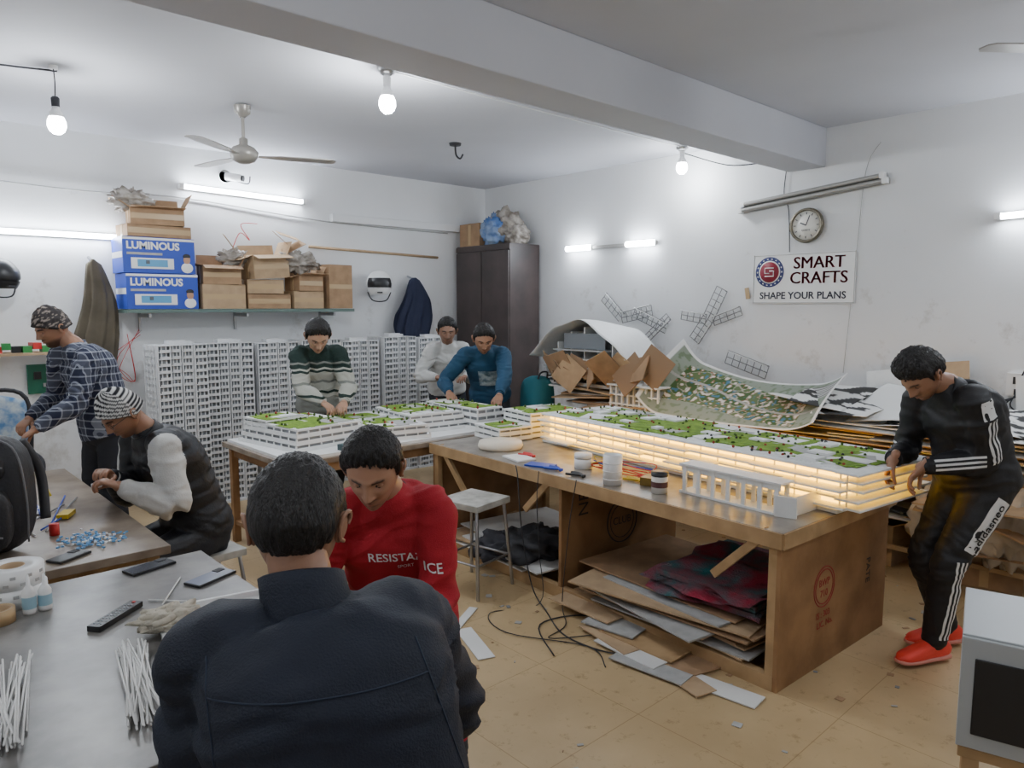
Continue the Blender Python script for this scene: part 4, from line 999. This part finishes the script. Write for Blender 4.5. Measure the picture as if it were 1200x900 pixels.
        nv=[V((p.x,p.y,max(p.z,g0.z+.018))) for p in nv]; b.add(nv,nf,sm_,sm=True)
        nv=[];nf=[]
        loft(nv,nf,[g0-tf*.085+up*.014,g0-tf*.03+up*.014,g0+tf*.04+up*.014,g0+tf*.12+up*.013,g0+tf*.19+up*.015,g0+tf*.212+up*.018],[(.030,.014),(.039,.014),(.040,.014),(.047,.013),(.041,.011),(.02,.008)],sd_,n=20,p=3)
        b.add(nv,nf,so,sm=True)
        if shoe:
            for q in range(4): b.tube([g0+tf*(.03+.025*q)+sd_*.022+up*(.098-.012*q),g0+tf*(.035+.025*q)+up*(.106-.012*q),g0+tf*(.03+.025*q)-sd_*.022+up*(.098-.012*q)],.003,C_stripe,n=5,sub=3)
    if extra: extra(b,bvh,dict(pel=pel,neck=neck,s=s,L=L,fw=fw,rt=rt,nb=nb,sh=sh,el=el,kn=kn,hip=hip,W=W,A=A,HM=HM))
    return b.done(name)
def decal(b,bvh,mesh,M,direction,mt,off=.003,reach=.4,maxe=None):
    vs,fs=mesh; d=V(direction).normalized(); out=[]
    for p in vs:
        q=M@V(p); h=bvh.ray_cast(q-d*reach,d,reach*2)
        out.append(None if h[0] is None else h[0]-d*off)
    idx={};vv=[];ff=[]
    for f in fs:
        if any(out[i] is None for i in f): continue
        if maxe:
            dp=[out[i].dot(d) for i in f]
            if max(dp)-min(dp)>maxe: continue
        for i in f:
            if i not in idx: idx[i]=len(vv); vv.append(out[i])
        ff.append(tuple(idx[i] for i in f))
    b.add(vv,ff,mt)
def ribbon(b,bvh,A_,B_,out,w,off,mt,n=40,t0=0,t1=1,lift=.003):
    A_=V(A_);B_=V(B_);d=(B_-A_).normalized(); o=V(out); o=(o-d*o.dot(d)).normalized(); s=d.cross(o)
    vs=[]
    for i in range(n+1):
        c=A_.lerp(B_,t0+(t1-t0)*i/n)
        for q in(-.5,0,.5):
            st=c+o*.25+s*(off+w*q); h=bvh.ray_cast(st,-o,.3); vs.append((h[0]+o*lift) if h[0] is not None else (c+s*(off+w*q)+o*.06))
    b.add(vs,[(3*i+j,3*i+j+1,3*i+4+j,3*i+3+j) for i in range(n) for j in(0,1)],mt,sm=True)

def skinm(n,c): return vcolmat(n,.45,c,bump=.05,bs=300,sss=.08)
S1=skinm('skin_a',(.40,.21,.13)); S2=skinm('skin_b',(.34,.175,.105)); S3=skinm('skin_c',(.28,.145,.09)); S4=skinm('skin_d',(.43,.25,.165))
C_navy=mat('navy_jacket',(.006,.011,.027),.7,var=.2,bump=.3,bs=250); C_red=mat('red_sweatshirt',(.42,.010,.022),.85,var=.12,bump=.3,bs=300)
C_black=mat('black_tracksuit',(.010,.010,.013),.6,var=.2,bump=.15,bs=200); C_vest=mat('black_vest',(.009,.010,.014),.55,bump=.15,bs=100)
C_white=mat('white_shirt',(.60,.60,.58),.8,var=.12,vs=10,bump=.2,bs=150); C_trs=mat('dark_trousers',(.02,.022,.03),.85,bump=.2,bs=200)
C_jean=mat('grey_trousers',(.05,.055,.065),.85,bump=.2,bs=200)
C_blue=mat('blue_sweatshirt',(.012,.065,.13),.85,var=.15,bump=.2,bs=200); C_stripe=mat('white_stripe',(.75,.75,.75),.6)
C_shoe=mat('red_trainers',(.85,.06,.04),.5,bump=.2,bs=150); C_sole=mat('trainer_sole',(.65,.25,.20),.5)
C_plaid=mat('plaid_shirt',(.03,.04,.09),.85,bump=.2,bs=200)
nt=C_plaid.node_tree; N=nt.nodes; tc=N['Texture Coordinate']; sx=N.new('ShaderNodeSeparateXYZ'); nt.links.new(tc.outputs['Object'],sx.inputs[0])
def band(sock,fr,duty): return mathn(nt,'LESS_THAN',mathn(nt,'FRACT',mathn(nt,'MULTIPLY',sock,fr)),duty)
xy=mathn(nt,'ADD',sx.outputs['X'],sx.outputs['Y'])
sm_=mathn(nt,'ADD',mathn(nt,'ADD',band(xy,24,.18),band(sx.outputs['Z'],20,.18)),mathn(nt,'MULTIPLY',band(xy,12,.5),.25))
rp=N.new('ShaderNodeValToRGB'); rp.color_ramp.elements[0].color=(.015,.02,.05,1); rp.color_ramp.elements[1].color=(.40,.43,.50,1); nt.links.new(mathn(nt,'MULTIPLY',sm_,.5),rp.inputs['Fac']); nt.links.new(rp.outputs['Color'],N['Principled BSDF'].inputs['Base Color'])
C_sw=mat('patterned_sweater',(.02,.05,.04),.9,bump=.4,bs=150)
nt=C_sw.node_tree; N=nt.nodes; tc=N['Texture Coordinate']; sx=N.new('ShaderNodeSeparateXYZ'); nt.links.new(tc.outputs['Object'],sx.inputs[0])
wv=mathn(nt,'MULTIPLY',mathn(nt,'PINGPONG',mathn(nt,'MULTIPLY',sx.outputs['X'],18),1),.014)
zz_=mathn(nt,'ADD',sx.outputs['Z'],wv); t_=mathn(nt,'MULTIPLY',mathn(nt,'SUBTRACT',zz_,.95),1/.5)
rp=N.new('ShaderNodeValToRGB'); rp.color_ramp.interpolation='CONSTANT'; cr=rp.color_ramp
dk=(.012,.03,.025,1); lt=(.42,.42,.37,1); gy=(.20,.21,.19,1)
cr.elements[0].position=0; cr.elements[0].color=gy; cr.elements[1].position=.10; cr.elements[1].color=lt
for p_,c_ in((.16,dk),(.20,lt),(.34,gy),(.38,lt),(.52,dk),(.56,lt),(.59,dk),(.66,gy),(.69,dk)): e=cr.elements.new(p_); e.color=c_
nt.links.new(t_,rp.inputs['Fac']); nt.links.new(rp.outputs['Color'],N['Principled BSDF'].inputs['Base Color'])
M_knit=vcolmat('knit_hat',.95,(1,1,1),bump=.5,bs=250)

# 1. foreground man, back view
M_seam=mat('jacket_seam',(.02,.03,.055),.8)
def ex1(b,bvh,k):
    def seam(f,r=.0016):
        pts=[]
        for i in range(25):
            c=f(-1+2*i/24)+k['nb']*.4; h=bvh.ray_cast(c,-k['nb'],.6)
            if h[0] is not None: pts.append(h[0]+k['nb']*.0005)
        if len(pts)>3: b.tube(pts,r,M_seam,n=5,sub=1)
    seam(lambda u:k['pel']+k['s']*k['L']*(.80+.02*u*u)+k['rt']*(.17*u))
    for s in(1,-1): seam(lambda u,s=s:k['pel']+k['s']*k['L']*(.66+.26*u)+k['rt']*s*(.178-.012*u))
person('man_in_navy_jacket',(.615,.965,.70),(.568,1.145,1.215),26,(.592,1.225,1.345),36,16,(.80,1.40,.90),(.50,1.46,.90),(.80,1.42,.085),(.55,1.45,.085),
  S2,C_navy,C_trs,loose=.030,collar='stand',colh=1.5,poleR=V((.55,-.5,-.5)),poleL=V((-.35,-.6,-.7)),hair=dict(th=.017,seed=3,mess=.9,back_=-.50),extra=ex1,hs=.98,sw=.170,fold=1.25)
# 2. red sweatshirt man
def ex2(b,bvh,k):
    r_=-k['rt']; o=k['neck']-k['s']*.165+r_*.035; u=(k['s']); d=k['nb']
    decal(b,bvh,textmesh('RESISTANCE',.042,.0004,0),basis(o,r_,u,r_.cross(u)),k['nb'],C_stripe,reach=.19,maxe=.02)
    decal(b,bvh,textmesh('SPORT',.018,0,0),basis(o-u*.04,r_,u,r_.cross(u)),k['nb'],C_stripe,reach=.19,maxe=.02)
person('man_in_red_sweatshirt',(1.40,2.08,.63),(1.25,1.95,1.145),214,(1.150,1.865,1.255),224,28,(.98,1.84,.84),(1.12,1.66,.84),(1.05,1.92,.085),(1.20,1.66,.085),
  S1,C_red,C_jean,loose=.012,collar='round',colm=C_black,poleR=V((-.1,.5,-.8)),poleL=V((.25,.0,-1)),hair=dict(th=.022,seed=9,mess=1.1),beard=.55,extra=ex2,curl=.7,sw=.155)
# 3. beanie man
def cap3(b,HM):
    capmesh(b,HM,M_knit,lambda t,p,x,y,z:(.012,.012,.018) if int((t+.02)*15)%2==0 else (.75,.75,.73),th=.016,low=.5,tall=.02)
def ex3(b,bvh,k):
    HM=k['HM']
    for s in(1,-1):
        b.tube([HM@V((s*.031+.019*math.cos(a),.092,.002+.015*math.sin(a))) for a in[2*math.pi*i/16 for i in range(17)]],.0014,M_black,n=5,sub=1)
        b.tube([HM@V((s*.050,.092,.004)),HM@V((s*.076,.03,.006)),HM@V((s*.078,-.01,.004))],.0014,M_black,n=5,sub=1)
    b.tube([HM@V((-.012,.093,.004)),HM@V((.012,.093,.004))],.0014,M_black,n=5,sub=1)
    p=(k['W'][1]+k['W'][-1])/2+k['fw']*.08; b.box(p,(.05,.03,.02),C_stripe,r=20)
person('man_in_striped_beanie',(1.34,3.94,.56),(1.12,3.95,1.10),262,(.995,3.93,1.215),258,38,(.93,3.96,.90),(.93,3.76,.885),(1.02,4.12,.085),(1.05,3.78,.085),
  S2,C_vest,C_trs,sleeve=C_white,loose=.024,collar='stand',hair=None,cap=cap3,extra=ex3,beard=.5,puff=.005,poleL=V((.3,-.4,-.9)),poleR=V((.3,.5,-.8)),curl=.8)
# 4. plaid shirt man
def cap4(b,HM):
    capmesh(b,HM,M_knit,lambda t,p,x,y,z:((.24,.20,.17) if noise.noise(V((x*5+z*7,y*5,z*9)))>.16 else (.035,.03,.03)),th=.018,low=.45,amp=.008,tall=.02)
person('man_in_plaid_shirt',(1.26,5.36,.95),(1.12,5.42,1.47),255,(1.00,5.44,1.60),258,22,(.86,5.55,1.02),(.84,5.20,1.0),(1.22,5.50,.085),(1.28,5.22,.085),
  S2,C_plaid,C_trs,loose=.02,collar='shirt',hair=None,cap=cap4,beard=1.,hem=-.1,curl=.7)
# 5. sweater man
person('man_in_patterned_sweater',(2.96,5.62,.90),(2.87,5.48,1.395),198,(2.80,5.33,1.50),200,36,(2.73,5.14,.99),(2.88,5.08,.99),(2.86,5.62,.085),(3.06,5.60,.085),
  S4,C_sw,C_trs,loose=.025,collar='round',hair=dict(th=.024,seed=5),curl=.6,hs=1.1)
# 6. blue sweatshirt man
def ex6(b,bvh,k):
    o=k['neck']-k['s']*.24; r_=-k['rt']; u=k['s']; n=14
    vs=[(-.09+.18*i/n,-.08+.16*j/n,0) for j in range(n+1) for i in range(n+1)]; fs=[(j*(n+1)+i,j*(n+1)+i+1,(j+1)*(n+1)+i+1,(j+1)*(n+1)+i) for j in range(n) for i in range(n)]
    decal(b,bvh,(vs,fs),basis(o,r_,u,r_.cross(u)),k['nb'],mat('chest_print',(.45,.52,.55),.8,c2=(.05,.12,.16),vs=22),reach=.22,maxe=.03)
person('man_in_blue_sweatshirt',(4.50,5.18,.90),(4.30,5.03,1.345),218,(4.18,4.90,1.45),215,28,(3.88,5.02,.99),(4.10,4.60,.99),(4.42,5.28,.085),(4.56,5.10,.085),
  S2,C_blue,C_trs,loose=.022,collar='round',hair=dict(th=.020,seed=12),beard=.4,extra=ex6,curl=.4,hs=1.08,poleR=V((-.3,.5,-.5)),poleL=V((.6,-.4,-.5)))
# 7. white shirt man
person('man_in_white_shirt',(4.58,5.96,.88),(4.50,5.84,1.36),200,(4.42,5.74,1.49),215,14,(4.22,5.65,1.05),(4.45,5.50,1.05),(4.50,5.98,.085),(4.70,5.95,.085),
  S3,C_white,C_trs,loose=.02,collar='shirt',hair=dict(th=.02,seed=15),beard=.5,hs=1.08)
# 8. tracksuit man
def ex8(b,bvh,k):
    for s in(1,-1):
        o_=-k['rt'] if s==-1 else k['rt']
        for off in(-.022,0,.022):
            ribbon(b,bvh,k['sh'][s],k['el'][s],o_-k['fw']*.1+V((0,0,.2)),.011,off,C_stripe,t0=.28,t1=1.0)
            ribbon(b,bvh,k['el'][s],k['W'][s],o_+V((0,0,.2)),.011,off,C_stripe,t0=.05,t1=.85)
            ribbon(b,bvh,k['kn'][s],k['A'][s],o_,.011,off,C_stripe,t0=-.1,t1=.9)
        ribbon(b,bvh,k['hip'][s],k['kn'][s],o_,.085,0,C_stripe,t0=.12,t1=.80,lift=.003)
        ribbon(b,bvh,k['sh'][s],k['el'][s],o_+V((0,0,.3)),.075,0,C_stripe,t0=-.05,t1=.25,lift=.003)
        d=(k['kn'][s]-k['hip'][s]).normalized(); o2=(o_-d*o_.dot(d)).normalized()
        M=basis(k['hip'][s].lerp(k['kn'][s],.46),-d,o2.cross(-d),o2)
        decal(b,bvh,textmesh('adidasneo',.062,.001,0),M,-o2,C_black,off=.006)
person('man_in_tracksuit',(4.07,1.03,.91),(3.885,1.12,1.355),298,(3.745,1.20,1.42),293,48,(3.74,1.30,1.0),(3.76,1.17,.985),(4.08,1.12,.10),(3.84,1.10,.10),
  S2,C_black,C_black,loose=.020,collar='stand',hair=dict(th=.032,seed=21,mess=1.6,front=.50),beard=.5,shoe=(C_shoe,C_sole),toe=((-.80,.60,0),(-.85,.45,0)),extra=ex8,curl=.55,hem=-.06,
  poleR=V((.3,.2,-.8)),poleL=V((.45,-.3,-.9)),handL=dict(palm=(-.3,.3,-.9),curl=.5,dir=(-.3,.5,-.75)),handR=dict(dir=(-.1,.3,-.9),curl=.5))

# ---------------------------------------------------------------- camera / world
th=math.radians(42.7); p=math.radians(6.2); f=850
Fv=V((math.sin(th)*math.cos(p),math.cos(th)*math.cos(p),-math.sin(p)))
cam=bpy.data.cameras.new('camera'); co=bpy.data.objects.new('camera',cam); col.objects.link(co)
co.location=(0,0,1.75); co.rotation_euler=Fv.to_track_quat('-Z','Y').to_euler(); cam.sensor_width=36; cam.lens=f/1200*36; cam.clip_start=.05
bpy.context.scene.camera=co
w=bpy.data.worlds.new('world'); bpy.context.scene.world=w; w.use_nodes=True; w.node_tree.nodes['Background'].inputs[0].default_value=(.6,.65,.75,1); w.node_tree.nodes['Background'].inputs[1].default_value=.3
